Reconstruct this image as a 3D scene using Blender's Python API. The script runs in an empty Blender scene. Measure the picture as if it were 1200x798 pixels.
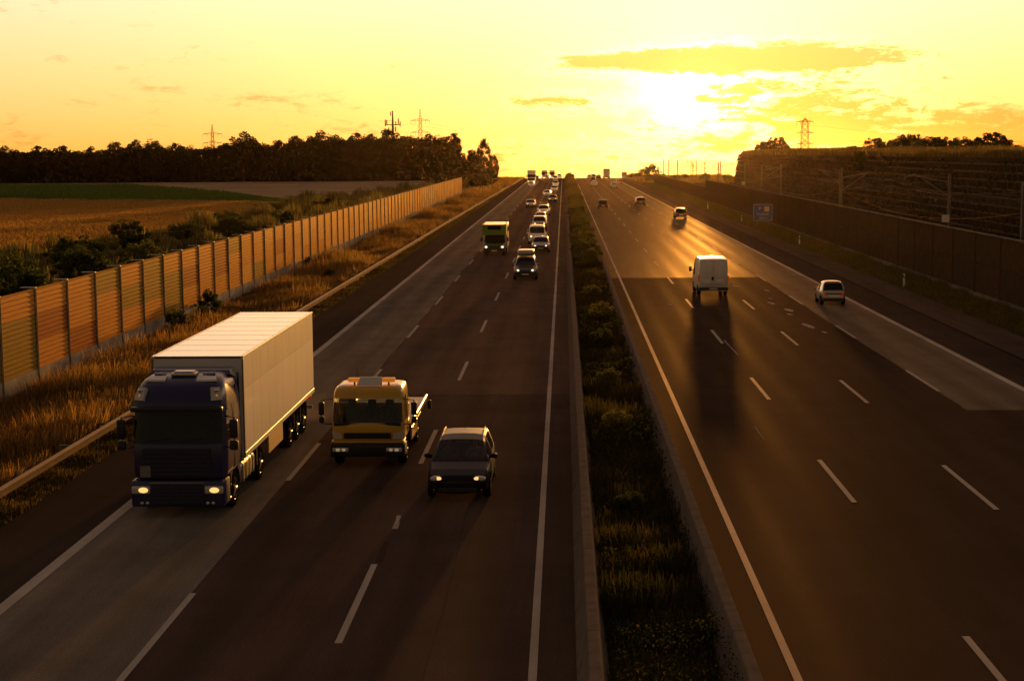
import bpy, bmesh, math, random
import numpy as np
from mathutils import Vector, Matrix
R = math.radians
random.seed(7)
rng = np.random.default_rng(7)
sc = bpy.context.scene
C = sc.collection

# ------------------------------------------------------------------ camera
CAM_H = 9.55
pi_, ya_, ro_ = R(6.786), R(1.915), R(-0.456)
fw = Vector((-math.sin(ya_) * math.cos(pi_), math.cos(ya_) * math.cos(pi_), -math.sin(pi_)))
rt = Vector((math.cos(ya_), math.sin(ya_), 0))
up = rt.cross(fw)
rt2 = rt * math.cos(ro_) + up * math.sin(ro_)
up2 = up * math.cos(ro_) - rt * math.sin(ro_)
cam_d = bpy.data.cameras.new('camera')
cam = bpy.data.objects.new('camera', cam_d)
C.objects.link(cam)
M = Matrix((rt2, up2, -fw)).transposed().to_4x4()
M.translation = Vector((0, 0, CAM_H))
cam.matrix_world = M
cam_d.sensor_width = 36
cam_d.lens = 1850.729 / 1200 * 36
cam_d.clip_end = 30000
cam_d.clip_start = 0.5
sc.camera = cam

# ------------------------------------------------------------------ light
SUN_AZ, SUN_EL = 5.0, 2.2          # degrees; azimuth from the road's direction (+Y) towards +X
TILT = 0.95                        # the motorway climbs: the level horizon lies this far below the road's own plane
sun_d = bpy.data.lights.new('sun', 'SUN')
sun_d.energy = 5.0
sun_d.angle = R(1.4)
sun_d.color = (1.0, 0.44, 0.08)
sun = bpy.data.objects.new('sun', sun_d)
C.objects.link(sun)
sdir = Vector((math.sin(R(SUN_AZ)) * math.cos(R(SUN_EL)), math.cos(R(SUN_AZ)) * math.cos(R(SUN_EL)), math.sin(R(SUN_EL))))
sun.rotation_euler = (-sdir).to_track_quat('-Z', 'Y').to_euler()
sun.location = (0, 0, 60)

world = bpy.data.worlds.new('World')
sc.world = world
world.use_nodes = True
wt = world.node_tree
wt.nodes.clear()
def wn(t, **kw):
    n = wt.nodes.new(t)
    for k, v in kw.items():
        setattr(n, k, v)
    return n
def wl(a, b):
    wt.links.new(a, b)
def wmath(op, a, b=None, c=None, clamp=False):
    n = wn('ShaderNodeMath', operation=op, use_clamp=clamp)
    for i, v in enumerate((a, b, c)):
        if v is None:
            continue
        if isinstance(v, (int, float)):
            n.inputs[i].default_value = v
        else:
            wl(v, n.inputs[i])
    return n.outputs[0]
def wcol(op, fac, a, b):
    n = wn('ShaderNodeMix', data_type='RGBA', blend_type=op)
    n.clamp_factor = True
    for s, v in ((n.inputs[0], fac), (n.inputs[6], a), (n.inputs[7], b)):
        if isinstance(v, (int, float)):
            s.default_value = v
        elif isinstance(v, tuple):
            s.default_value = (*v, 1)
        else:
            wl(v, s)
    return n.outputs[2]
tc = wn('ShaderNodeTexCoord')
rotv = wn('ShaderNodeVectorRotate', rotation_type='X_AXIS')
rotv.inputs['Angle'].default_value = R(TILT)
wl(tc.outputs['Generated'], rotv.inputs['Vector'])
sky = wn('ShaderNodeTexSky', sky_type='NISHITA')
sky.sun_disc = False
sky.sun_elevation = R(SUN_EL + TILT)
sky.sun_rotation = R(SUN_AZ)
sky.air_density = 1.0
sky.dust_density = 4.0
sky.ozone_density = 1.0
wl(rotv.outputs[0], sky.inputs['Vector'])
sep = wn('ShaderNodeSeparateXYZ')
wl(rotv.outputs[0], sep.inputs[0])
az = wmath('MULTIPLY', wmath('ARCTAN2', sep.outputs[0], sep.outputs[1]), 57.2958)
el = wmath('MULTIPLY', wmath('ARCSINE', sep.outputs[2]), 57.2958)
dist = wn('ShaderNodeVectorMath', operation='DISTANCE')
comb = wn('ShaderNodeCombineXYZ')
wl(az, comb.inputs[0]); wl(el, comb.inputs[1])
dist.inputs[1].default_value = (SUN_AZ, SUN_EL + TILT, 0)
comb2 = wn('ShaderNodeCombineXYZ')
wl(wmath('MULTIPLY_ADD', wmath('SUBTRACT', az, SUN_AZ), 0.62, SUN_AZ), comb2.inputs[0]); wl(el, comb2.inputs[1])
wl(comb2.outputs[0], dist.inputs[0])
ang = dist.outputs['Value']
# evening colour: the sky's own light seen through a very warm air
warm = wcol('MULTIPLY', 1.0, sky.outputs[0], (1.0, 0.62, 0.30))
SKY_STR = 0.10
# even, thin high veil that brightens the whole dome, strongest low in the west
elp = wmath('MAXIMUM', el, 0.0)
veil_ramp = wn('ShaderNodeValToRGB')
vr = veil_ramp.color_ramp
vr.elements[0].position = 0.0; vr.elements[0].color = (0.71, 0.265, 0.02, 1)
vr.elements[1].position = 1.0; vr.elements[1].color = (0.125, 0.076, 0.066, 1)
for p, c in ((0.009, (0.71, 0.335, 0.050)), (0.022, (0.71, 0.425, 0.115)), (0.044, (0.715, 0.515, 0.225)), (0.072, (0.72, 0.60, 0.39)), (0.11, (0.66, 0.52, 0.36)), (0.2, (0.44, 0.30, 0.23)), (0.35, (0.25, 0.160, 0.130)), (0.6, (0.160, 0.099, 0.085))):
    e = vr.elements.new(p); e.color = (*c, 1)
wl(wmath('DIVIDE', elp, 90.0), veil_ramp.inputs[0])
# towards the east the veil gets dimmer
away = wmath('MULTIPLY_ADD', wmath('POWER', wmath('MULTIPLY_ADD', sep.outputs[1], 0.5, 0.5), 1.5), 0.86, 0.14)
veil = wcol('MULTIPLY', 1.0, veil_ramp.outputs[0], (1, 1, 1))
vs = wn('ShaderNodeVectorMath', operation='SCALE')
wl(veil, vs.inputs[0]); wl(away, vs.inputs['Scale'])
sks = wn('ShaderNodeVectorMath', operation='SCALE')
wl(warm, sks.inputs[0]); sks.inputs['Scale'].default_value = SKY_STR * 0.35
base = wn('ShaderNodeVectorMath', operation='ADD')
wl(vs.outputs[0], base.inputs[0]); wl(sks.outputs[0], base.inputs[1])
# aureole round the sun behind the cloud
g1 = wmath('POWER', 2.71828, wmath('MULTIPLY', wmath('POWER', wmath('DIVIDE', ang, 0.85), 2.0), -1.0))
g2 = wmath('POWER', 2.71828, wmath('DIVIDE', ang, -2.3))
g3 = wmath('POWER', 2.71828, wmath('DIVIDE', ang, -9.0))
def wsum(*terms):
    out = None
    for v, col in terms:
        s = wn('ShaderNodeVectorMath', operation='SCALE')
        s.inputs[0].default_value = col
        wl(v, s.inputs['Scale'])
        if out is None:
            out = s.outputs[0]
        else:
            a = wn('ShaderNodeVectorMath', operation='ADD')
            wl(out, a.inputs[0]); wl(s.outputs[0], a.inputs[1]); out = a.outputs[0]
    return out
glow = wsum((g1, (8.0, 6.5, 3.2)), (g2, (2.3, 1.2, 0.42)), (g3, (0.28, 0.085, 0.02)))
# clouds: flat streaks, their grain squeezed towards the horizon
def cloud_noise(sx, sy, seed, detail=6, rough=0.6, dist_=0.6):
    m = wn('ShaderNodeMapping')
    m.inputs['Scale'].default_value = (sx, sy, 1)
    m.inputs['Location'].default_value = (seed, seed * 0.37, seed * 0.11)
    wl(comb.outputs[0], m.inputs['Vector'])
    n = wn('ShaderNodeTexNoise')
    n.inputs['Scale'].default_value = 1.0
    n.inputs['Detail'].default_value = detail
    n.inputs['Roughness'].default_value = rough
    n.inputs['Distortion'].default_value = dist_
    wl(m.outputs[0], n.inputs['Vector'])
    return n.outputs[0]
def band(a0, e0, sa, se):
    da = wmath('DIVIDE', wmath('SUBTRACT', az, a0), sa)
    de = wmath('DIVIDE', wmath('SUBTRACT', el, e0), se)
    q = wmath('ADD', wmath('POWER', wmath('ABSOLUTE', da), 4.0), wmath('POWER', wmath('ABSOLUTE', de), 2.0))
    return wmath('POWER', 2.71828, wmath('MULTIPLY', q, -1.0))
n1 = cloud_noise(0.20, 0.95, 3.1)
n2 = cloud_noise(0.55, 2.1, 9.4, 8, 0.66, 0.9)
n3 = cloud_noise(1.5, 4.2, 5.7, 6, 0.65, 0.6)
nn = wmath('ADD', wmath('ADD', wmath('MULTIPLY', n1, 0.38), wmath('MULTIPLY', n2, 0.36)), wmath('MULTIPLY', n3, 0.26))
sun_e = SUN_EL + TILT
shape = wmath('MULTIPLY', band(5.4, 4.15, 6.0, 0.40), 0.34)
shape = wmath('ADD', shape, wmath('MULTIPLY', band(13.0, 1.5, 9.0, 1.3), 0.15))
shape = wmath('ADD', shape, wmath('MULTIPLY', band(-1.5, sun_e - 0.35, 3.6, 0.38), 0.13))
shape = wmath('ADD', shape, wmath('MULTIPLY', band(8.2, sun_e - 0.1, 5.0, 1.2), 0.15))
shape = wmath('ADD', shape, wmath('MULTIPLY', band(5.0, 1.0, 14.0, 0.7), 0.07))
shape = wmath('ADD', shape, wmath('MULTIPLY', band(-9.0, 0.7, 9.0, 0.55), 0.13))
shape = wmath('ADD', shape, wmath('MULTIPLY', band(-12.0, 2.9, 5.0, 0.35), 0.07))
low = wmath('MULTIPLY', wmath('POWER', 2.71828, wmath('DIVIDE', elp, -5.0)), 0.06)
cl = wmath('ADD', wmath('ADD', nn, shape), low)
mr = wn('ShaderNodeMapRange', interpolation_type='SMOOTHSTEP')
wl(cl, mr.inputs[0]); mr.inputs[1].default_value = 0.57; mr.inputs[2].default_value = 0.72
cmask = mr.outputs[0]
glow_in = wn('ShaderNodeVectorMath', operation='SCALE')
wl(glow, glow_in.inputs[0])
wl(wmath('MULTIPLY_ADD', cmask, -0.965, 1.0), glow_in.inputs['Scale'])
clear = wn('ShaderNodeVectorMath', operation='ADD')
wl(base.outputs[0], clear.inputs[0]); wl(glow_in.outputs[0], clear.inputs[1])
dim = wcol('MULTIPLY', wmath('MULTIPLY', cmask, 0.9), clear.outputs[0], (0.76, 0.55, 0.36))
# silver lining where thin cloud edges pass near the sun
rim = wmath('MULTIPLY', wmath('MULTIPLY', cmask, wmath('SUBTRACT', 1.0, cmask)), wmath('MULTIPLY', g2, 7.0))
rimc = wsum((rim, (1.0, 0.85, 0.45)))
skyc = wn('ShaderNodeVectorMath', operation='ADD')
wl(dim, skyc.inputs[0]); wl(rimc, skyc.inputs[1])
bg = wn('ShaderNodeBackground')
bg.inputs['Strength'].default_value = 1.0
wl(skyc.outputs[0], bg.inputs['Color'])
wo = wn('ShaderNodeOutputWorld')
wl(bg.outputs[0], wo.inputs['Surface'])

sc.view_settings.view_transform = 'Standard'
sc.view_settings.look = 'None'
sc.view_settings.exposure = 0.42
sc.view_settings.gamma = 1.0
sc.render.engine = 'CYCLES'
sc.cycles.use_denoising = True
sc.cycles.max_bounces = 6
sc.cycles.transparent_max_bounces = 12
sc.cycles.sample_clamp_indirect = 6.0

# ------------------------------------------------------------------ materials
MATS = {}
def new_mat(name):
    m = bpy.data.materials.new(name)
    m.use_nodes = True
    nt = m.node_tree
    nt.nodes.clear()
    out = nt.nodes.new('ShaderNodeOutputMaterial')
    MATS[name] = m
    return m, nt, out
def node(nt, t, ins=None, **kw):
    n = nt.nodes.new(t)
    for k, v in kw.items():
        setattr(n, k, v)
    if ins:
        for k, v in ins.items():
            s = n.inputs[k]
            if hasattr(v, 'links'):
                nt.links.new(v, s)
            elif hasattr(s, 'default_value'):
                s.default_value = (*v, 1) if (isinstance(v, tuple) and len(v) == 3 and s.type == 'RGBA') else v
    return n
def noise_tex(nt, scale, detail=4, rough=0.55, stretch=(1, 1, 1)):
    t = node(nt, 'ShaderNodeTexCoord')
    mp = node(nt, 'ShaderNodeMapping', {'Vector': t.outputs['Object'], 'Scale': stretch})
    return node(nt, 'ShaderNodeTexNoise', {'Vector': mp.outputs[0], 'Scale': scale, 'Detail': detail, 'Roughness': rough}).outputs[0]
def ramp(nt, fac, stops):
    r = node(nt, 'ShaderNodeValToRGB', {'Fac': fac})
    e = r.color_ramp.elements
    e[0].position, e[0].color = stops[0][0], (*stops[0][1], 1)
    e[1].position, e[1].color = stops[-1][0], (*stops[-1][1], 1)
    for p, c in stops[1:-1]:
        x = e.new(p); x.color = (*c, 1)
    return r.outputs[0]
def simple(name, col, rough=0.6, metal=0.0, var=0.12, scale=6.0, bump=0.0, coat=0.0, emit=None, estr=0.0, spec=None, stretch=(1, 1, 1), gloss=None):
    m, nt, out = new_mat(name)
    if spec is None:
        spec = 0.5 if rough < 0.58 else 0.0
    p = node(nt, 'ShaderNodeBsdfPrincipled', {'Roughness': rough, 'Metallic': metal, 'Coat Weight': coat, 'Specular IOR Level': spec})
    if var > 0:
        f = noise_tex(nt, scale, 5, 0.6, stretch)
        lo = tuple(c * (1 - var) for c in col); hi = tuple(min(1, c * (1 + var)) for c in col)
        nt.links.new(ramp(nt, f, [(0.3, lo), (0.7, hi)]), p.inputs['Base Color'])
        if bump > 0:
            b = node(nt, 'ShaderNodeBump', {'Height': f, 'Strength': bump, 'Distance': 0.02})
            nt.links.new(b.outputs[0], p.inputs['Normal'])
    else:
        p.inputs['Base Color'].default_value = (*col, 1)
    if emit:
        p.inputs['Emission Color'].default_value = (*emit, 1)
        p.inputs['Emission Strength'].default_value = estr
    surf = p.outputs[0]
    if gloss:
        g_ = node(nt, 'ShaderNodeBsdfGlossy', {'Color': (1.0, 0.86, 0.66), 'Roughness': gloss[1]})
        surf = node(nt, 'ShaderNodeMixShader', {0: gloss[0], 1: surf, 2: g_.outputs[0]}).outputs[0]
    nt.links.new(surf, out.inputs[0])
    return m
def asphalt(name, col, rough, tracks=None, track_gain=0.25, grain=0.7, spec=0.02, bumpy=0.6):
    """speckled road surface; tracks = list of x positions (object space) polished darker/lighter by tyres"""
    m, nt, out = new_mat(name)
    t = node(nt, 'ShaderNodeTexCoord')
    fine = node(nt, 'ShaderNodeTexNoise', {'Vector': t.outputs['Object'], 'Scale': 22.0, 'Detail': 5, 'Roughness': 0.8}).outputs[0]
    mp = node(nt, 'ShaderNodeMapping', {'Vector': t.outputs['Object'], 'Scale': (1.0, 0.06, 1.0)})
    streak = node(nt, 'ShaderNodeTexNoise', {'Vector': mp.outputs[0], 'Scale': 1.1, 'Detail': 5, 'Roughness': 0.6}).outputs[0]
    c1 = ramp(nt, fine, [(0.25, tuple(c * (1 - grain) for c in col)), (0.75, tuple(c * (1 + grain) for c in col))])
    k = ramp(nt, streak, [(0.3, (0.74,) * 3), (0.7, (1.25,) * 3)])
    mx = node(nt, 'ShaderNodeMix', {0: 1.0, 6: c1, 7: k}, data_type='RGBA', blend_type='MULTIPLY')
    blotch = node(nt, 'ShaderNodeTexNoise', {'Vector': t.outputs['Object'], 'Scale': 0.33, 'Detail': 6, 'Roughness': 0.62}).outputs[0]
    kb = ramp(nt, blotch, [(0.32, (0.80,) * 3), (0.5, (1.0,) * 3), (0.72, (1.18,) * 3)])
    mx = node(nt, 'ShaderNodeMix', {0: 1.0, 6: mx.outputs[2], 7: kb}, data_type='RGBA', blend_type='MULTIPLY')
    colour = mx.outputs[2]
    rsock = None
    if tracks:
        sx = node(nt, 'ShaderNodeSeparateXYZ', {'Vector': t.outputs['Object']})
        acc = None
        for x0 in tracks:
            d = node(nt, 'ShaderNodeMath', {0: sx.outputs[0], 1: x0}, operation='SUBTRACT').outputs[0]
            d = node(nt, 'ShaderNodeMath', {0: d, 1: 0.42}, operation='DIVIDE').outputs[0]
            d = node(nt, 'ShaderNodeMath', {0: d, 1: d}, operation='MULTIPLY').outputs[0]
            d = node(nt, 'ShaderNodeMath', {0: d, 1: -1.0}, operation='MULTIPLY').outputs[0]
            d = node(nt, 'ShaderNodeMath', {0: 2.718, 1: d}, operation='POWER').outputs[0]
            acc = d if acc is None else node(nt, 'ShaderNodeMath', {0: acc, 1: d}, operation='ADD').outputs[0]
        dk = node(nt, 'ShaderNodeMath', {0: acc, 1: -track_gain, 2: 1.0}, operation='MULTIPLY_ADD').outputs[0]
        vv = node(nt, 'ShaderNodeVectorMath', {0: colour}, operation='SCALE')
        nt.links.new(dk, vv.inputs['Scale'])
        colour = vv.outputs[0]
        rsock = node(nt, 'ShaderNodeMath', {0: acc, 1: -0.07, 2: rough}, operation='MULTIPLY_ADD').outputs[0]
    p = node(nt, 'ShaderNodeBsdfDiffuse', {'Color': colour, 'Roughness': 0.6})
    gl = node(nt, 'ShaderNodeBsdfGlossy', {'Color': (1.0, 0.80, 0.58), 'Roughness': rough})  # warm hue of the low sun's glint put into the gloss colour
    if rsock is not None:
        nt.links.new(rsock, gl.inputs['Roughness'])
    mxs = node(nt, 'ShaderNodeMixShader', {0: spec, 1: p.outputs[0], 2: gl.outputs[0]})
    if bumpy:
        b = node(nt, 'ShaderNodeBump', {'Height': fine, 'Strength': bumpy, 'Distance': 0.004})
        nt.links.new(b.outputs[0], p.inputs['Normal'])
        nt.links.new(b.outputs[0], gl.inputs['Normal'])
    nt.links.new(mxs.outputs[0], out.inputs[0])
    return m
def leafy(name, translucent=0.45, rough=0.6):
    """foliage: colour from the leaf's own tint attribute, light partly passing through"""
    m, nt, out = new_mat(name)
    a = node(nt, 'ShaderNodeAttribute', attribute_name='tint')
    d = node(nt, 'ShaderNodeBsdfPrincipled', {'Base Color': a.outputs['Color'], 'Roughness': rough, 'Specular IOR Level': 0.0})
    t = node(nt, 'ShaderNodeBsdfTranslucent', {'Color': a.outputs['Color']})
    mx = node(nt, 'ShaderNodeMixShader', {0: translucent, 1: d.outputs[0], 2: t.outputs[0]})
    nt.links.new(mx.outputs[0], out.inputs[0])
    return m
def glass(name, tint, alpha):
    m, nt, out = new_mat(name)
    gl = node(nt, 'ShaderNodeBsdfGlossy', {'Roughness': 0.03, 'Color': (0.95, 0.95, 0.95)})
    tr = node(nt, 'ShaderNodeBsdfTransparent', {'Color': tint})
    df = node(nt, 'ShaderNodeBsdfDiffuse', {'Color': (0.01, 0.011, 0.012)})
    body = node(nt, 'ShaderNodeMixShader', {0: alpha, 1: tr.outputs[0], 2: df.outputs[0]})
    fr = node(nt, 'ShaderNodeFresnel', {'IOR': 1.33 if alpha > 0.5 else 1.45})
    mx = node(nt, 'ShaderNodeMixShader', {0: fr.outputs[0], 1: body.outputs[0], 2: gl.outputs[0]})
    nt.links.new(mx.outputs[0], out.inputs[0])
    return m
def paint(name, col, rough=0.28, metal=0.0, coat=0.6, var=0.06):
    return simple(name, col, rough, metal, var, 1.7, 0, coat)
def lamp(name, col, strength):
    return simple(name, (0.7, 0.7, 0.65), 0.2, 0, 0, emit=col, estr=strength)

simple('earth', (0.085, 0.065, 0.035), 0.95, var=0.45, scale=0.35, bump=0.6)
simple('stubble', (0.40, 0.29, 0.17), 0.95, var=0.22, scale=0.05, stretch=(0.3, 1.5, 1))
simple('wheat_soil', (0.17, 0.115, 0.04), 0.95, var=0.3, scale=0.2)
simple('verge_soil', (0.075, 0.055, 0.025), 0.95, var=0.5, scale=0.8, bump=0.8)
asphalt('asphalt_left', (0.086, 0.058, 0.050), 0.62, tracks=[-7.3, -5.5, -3.5, -1.6], track_gain=0.26, spec=0.012)
asphalt('asphalt_left_far_lit', (0.108, 0.071, 0.060), 0.58, tracks=[-7.3, -5.5, -3.5, -1.6], track_gain=0.26)  # separate far surface, its colour also lightened for the grazing light
asphalt('asphalt_right', (0.046, 0.029, 0.024), 0.6, tracks=[5.2, 7.0, 8.8, 10.7, 12.4, 14.1, 15.8, 17.4], track_gain=0.26, spec=0.013)  # near surface, its colour also darkened for the vignetted foreground
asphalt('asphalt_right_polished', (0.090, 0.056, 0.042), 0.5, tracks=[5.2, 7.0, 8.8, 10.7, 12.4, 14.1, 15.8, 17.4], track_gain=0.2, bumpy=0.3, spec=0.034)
asphalt('lane_concrete_left', (0.205, 0.178, 0.150), 0.66, tracks=[-11.0, -9.2], track_gain=0.22)
asphalt('lane_concrete_right', (0.150, 0.130, 0.105), 0.5, tracks=[15.75, 17.4], track_gain=0.40, spec=0.028)
asphalt('shoulder_dark', (0.046, 0.033, 0.028), 0.72)
asphalt('shoulder_strip', (0.085, 0.062, 0.050), 0.75)
asphalt('road_paint', (0.52, 0.48, 0.43), 0.5, grain=0.15, spec=0.035, bumpy=0.2)
simple('road_paint_worn', (0.36, 0.34, 0.30), 0.7, var=0.5, scale=14.0)
simple('tar', (0.012, 0.011, 0.010), 0.8, var=0.3, scale=5)
simple('plinth_concrete', (0.40, 0.35, 0.29), 0.85, var=0.2, scale=1.2, bump=0.3)
simple('concrete', (0.15, 0.123, 0.102), 0.8, var=0.22, scale=2.2, bump=0.3)
simple('concrete_dark', (0.15, 0.135, 0.115), 0.85, var=0.3, scale=2.5, bump=0.3)
simple('rail_steel', (0.24, 0.18, 0.12), 0.65, var=0.25, scale=2.0, gloss=(0.09, 0.36))
simple('mast_grey', (0.20, 0.165, 0.14), 0.7, var=0.15, scale=2.0)
simple('galvanised', (0.26, 0.22, 0.18), 0.5, metal=0.35, var=0.15, scale=3.0)
simple('post_steel', (0.20, 0.19, 0.18), 0.6, metal=0.2, var=0.2, scale=3.0)
simple('wood_brown', (0.62, 0.27, 0.055), 0.72, var=0.25, scale=5.0, bump=0.3, stretch=(1, 0.12, 6), gloss=(0.007, 0.32))
simple('wood_red', (0.38, 0.13, 0.035), 0.72, var=0.25, scale=5.0, bump=0.3, stretch=(1, 0.12, 6), gloss=(0.007, 0.32))
simple('wood_green', (0.33, 0.21, 0.045), 0.72, var=0.25, scale=5.0, bump=0.3, stretch=(1, 0.12, 6), gloss=(0.007, 0.32))
simple('wood_pale', (0.70, 0.34, 0.075), 0.72, var=0.25, scale=5.0, bump=0.3, stretch=(1, 0.12, 6), gloss=(0.007, 0.32))
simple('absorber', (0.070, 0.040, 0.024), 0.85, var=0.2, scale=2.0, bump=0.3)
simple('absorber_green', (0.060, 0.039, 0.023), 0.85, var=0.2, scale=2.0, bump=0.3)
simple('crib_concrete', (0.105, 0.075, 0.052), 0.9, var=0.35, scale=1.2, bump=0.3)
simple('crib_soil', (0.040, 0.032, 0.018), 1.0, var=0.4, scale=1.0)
simple('bark', (0.045, 0.034, 0.024), 0.95, var=0.3, scale=3.0, bump=0.5)
simple('pylon_steel', (0.16, 0.15, 0.14), 0.6, metal=0.3, var=0.1)
simple('wire', (0.07, 0.065, 0.06), 0.6, metal=0.3, var=0)
simple('copper_wire', (0.30, 0.16, 0.07), 0.6, metal=0.0, var=0)
simple('sign_blue', (0.035, 0.085, 0.48), 0.45, var=0.08)
simple('sign_white', (0.75, 0.74, 0.70), 0.5, var=0.05)
simple('sign_yellow', (0.80, 0.66, 0.36), 0.5, var=0.05)
simple('sign_red', (0.35, 0.04, 0.02), 0.5, var=0)
simple('sign_black', (0.02, 0.02, 0.02), 0.5, var=0)
simple('plastic_white', (0.72, 0.70, 0.66), 0.5, var=0.08)
simple('plastic_black', (0.014, 0.014, 0.015), 0.5, var=0.15)
simple('rubber', (0.013, 0.012, 0.012), 0.8, var=0.2)
simple('rim_metal', (0.16, 0.155, 0.15), 0.5, metal=0.5, var=0.1)
simple('chrome', (0.7, 0.7, 0.7), 0.12, metal=1.0, var=0)
simple('lens_clear', (0.62, 0.60, 0.55), 0.12, metal=0.1, var=0, coat=0.5)
simple('interior', (0.025, 0.023, 0.022), 0.8, var=0.2)
simple('seat_cloth', (0.055, 0.052, 0.05), 0.9, var=0.2)
simple('seat_green', (0.10, 0.21, 0.13), 0.9, var=0.2)
paint('paint_navy', (0.020, 0.020, 0.092), 0.32, 0.0, 0.2)
simple('paint_black', (0.008, 0.006, 0.006), 0.34, 0, 0.1, 1.7, 0, 0.0, spec=0.12)
paint('paint_dark_grey', (0.035, 0.036, 0.038), 0.28, 0.4)
paint('paint_silver', (0.42, 0.42, 0.42), 0.3, 0.6)
paint('paint_white', (0.72, 0.71, 0.69), 0.35)
paint('paint_cream', (0.62, 0.60, 0.54), 0.35)
paint('paint_yellow', (0.66, 0.38, 0.02), 0.35)
paint('paint_violet', (0.045, 0.018, 0.075), 0.28, 0.3)
paint('paint_blue', (0.02, 0.035, 0.11), 0.28, 0.3)
paint('paint_green', (0.11, 0.30, 0.06), 0.45, 0, 0.1)
paint('paint_red', (0.16, 0.02, 0.012), 0.3)
simple('trailer_white', (0.74, 0.72, 0.67), 0.42, var=0.05, scale=0.7, coat=0.2)
simple('trailer_roof', (0.74, 0.72, 0.67), 0.22, var=0.04, scale=0.5, coat=0.8)
simple('trailer_band', (0.60, 0.58, 0.53), 0.42, var=0.05, scale=0.7, coat=0.2)
simple('tank_metal', (0.62, 0.58, 0.52), 0.33, metal=0.9, var=0.1)
simple('skirt_panel', (0.55, 0.36, 0.14), 0.5, var=0.1)
simple('tarp_grey', (0.22, 0.21, 0.19), 0.7, var=0.1)
glass('glass_dark', (0.20, 0.21, 0.22), 0.80)
glass('glass_clear', (0.55, 0.60, 0.58), 0.20)
lamp('headlamp_warm', (1.0, 0.55, 0.16), 0.95)
lamp('headlamp_far', (1.0, 0.74, 0.38), 1.5)
lamp('lamp_dim', (1.0, 0.7, 0.35), 0.15)
simple('tail_red', (0.55, 0.03, 0.01), 0.25, var=0, emit=(1.0, 0.12, 0.01), estr=0.09)
simple('indicator_orange', (0.75, 0.22, 0.02), 0.3, var=0, emit=(1.0, 0.3, 0.02), estr=0.25)
simple('skin', (0.45, 0.27, 0.18), 0.6, var=0.08)
simple('cloth_grey', (0.16, 0.15, 0.15), 0.9, var=0.15)
simple('cloth_light', (0.34, 0.32, 0.30), 0.9, var=0.15)
leafy('leaves')
leafy('grass', 0.5, 0.7)

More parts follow.
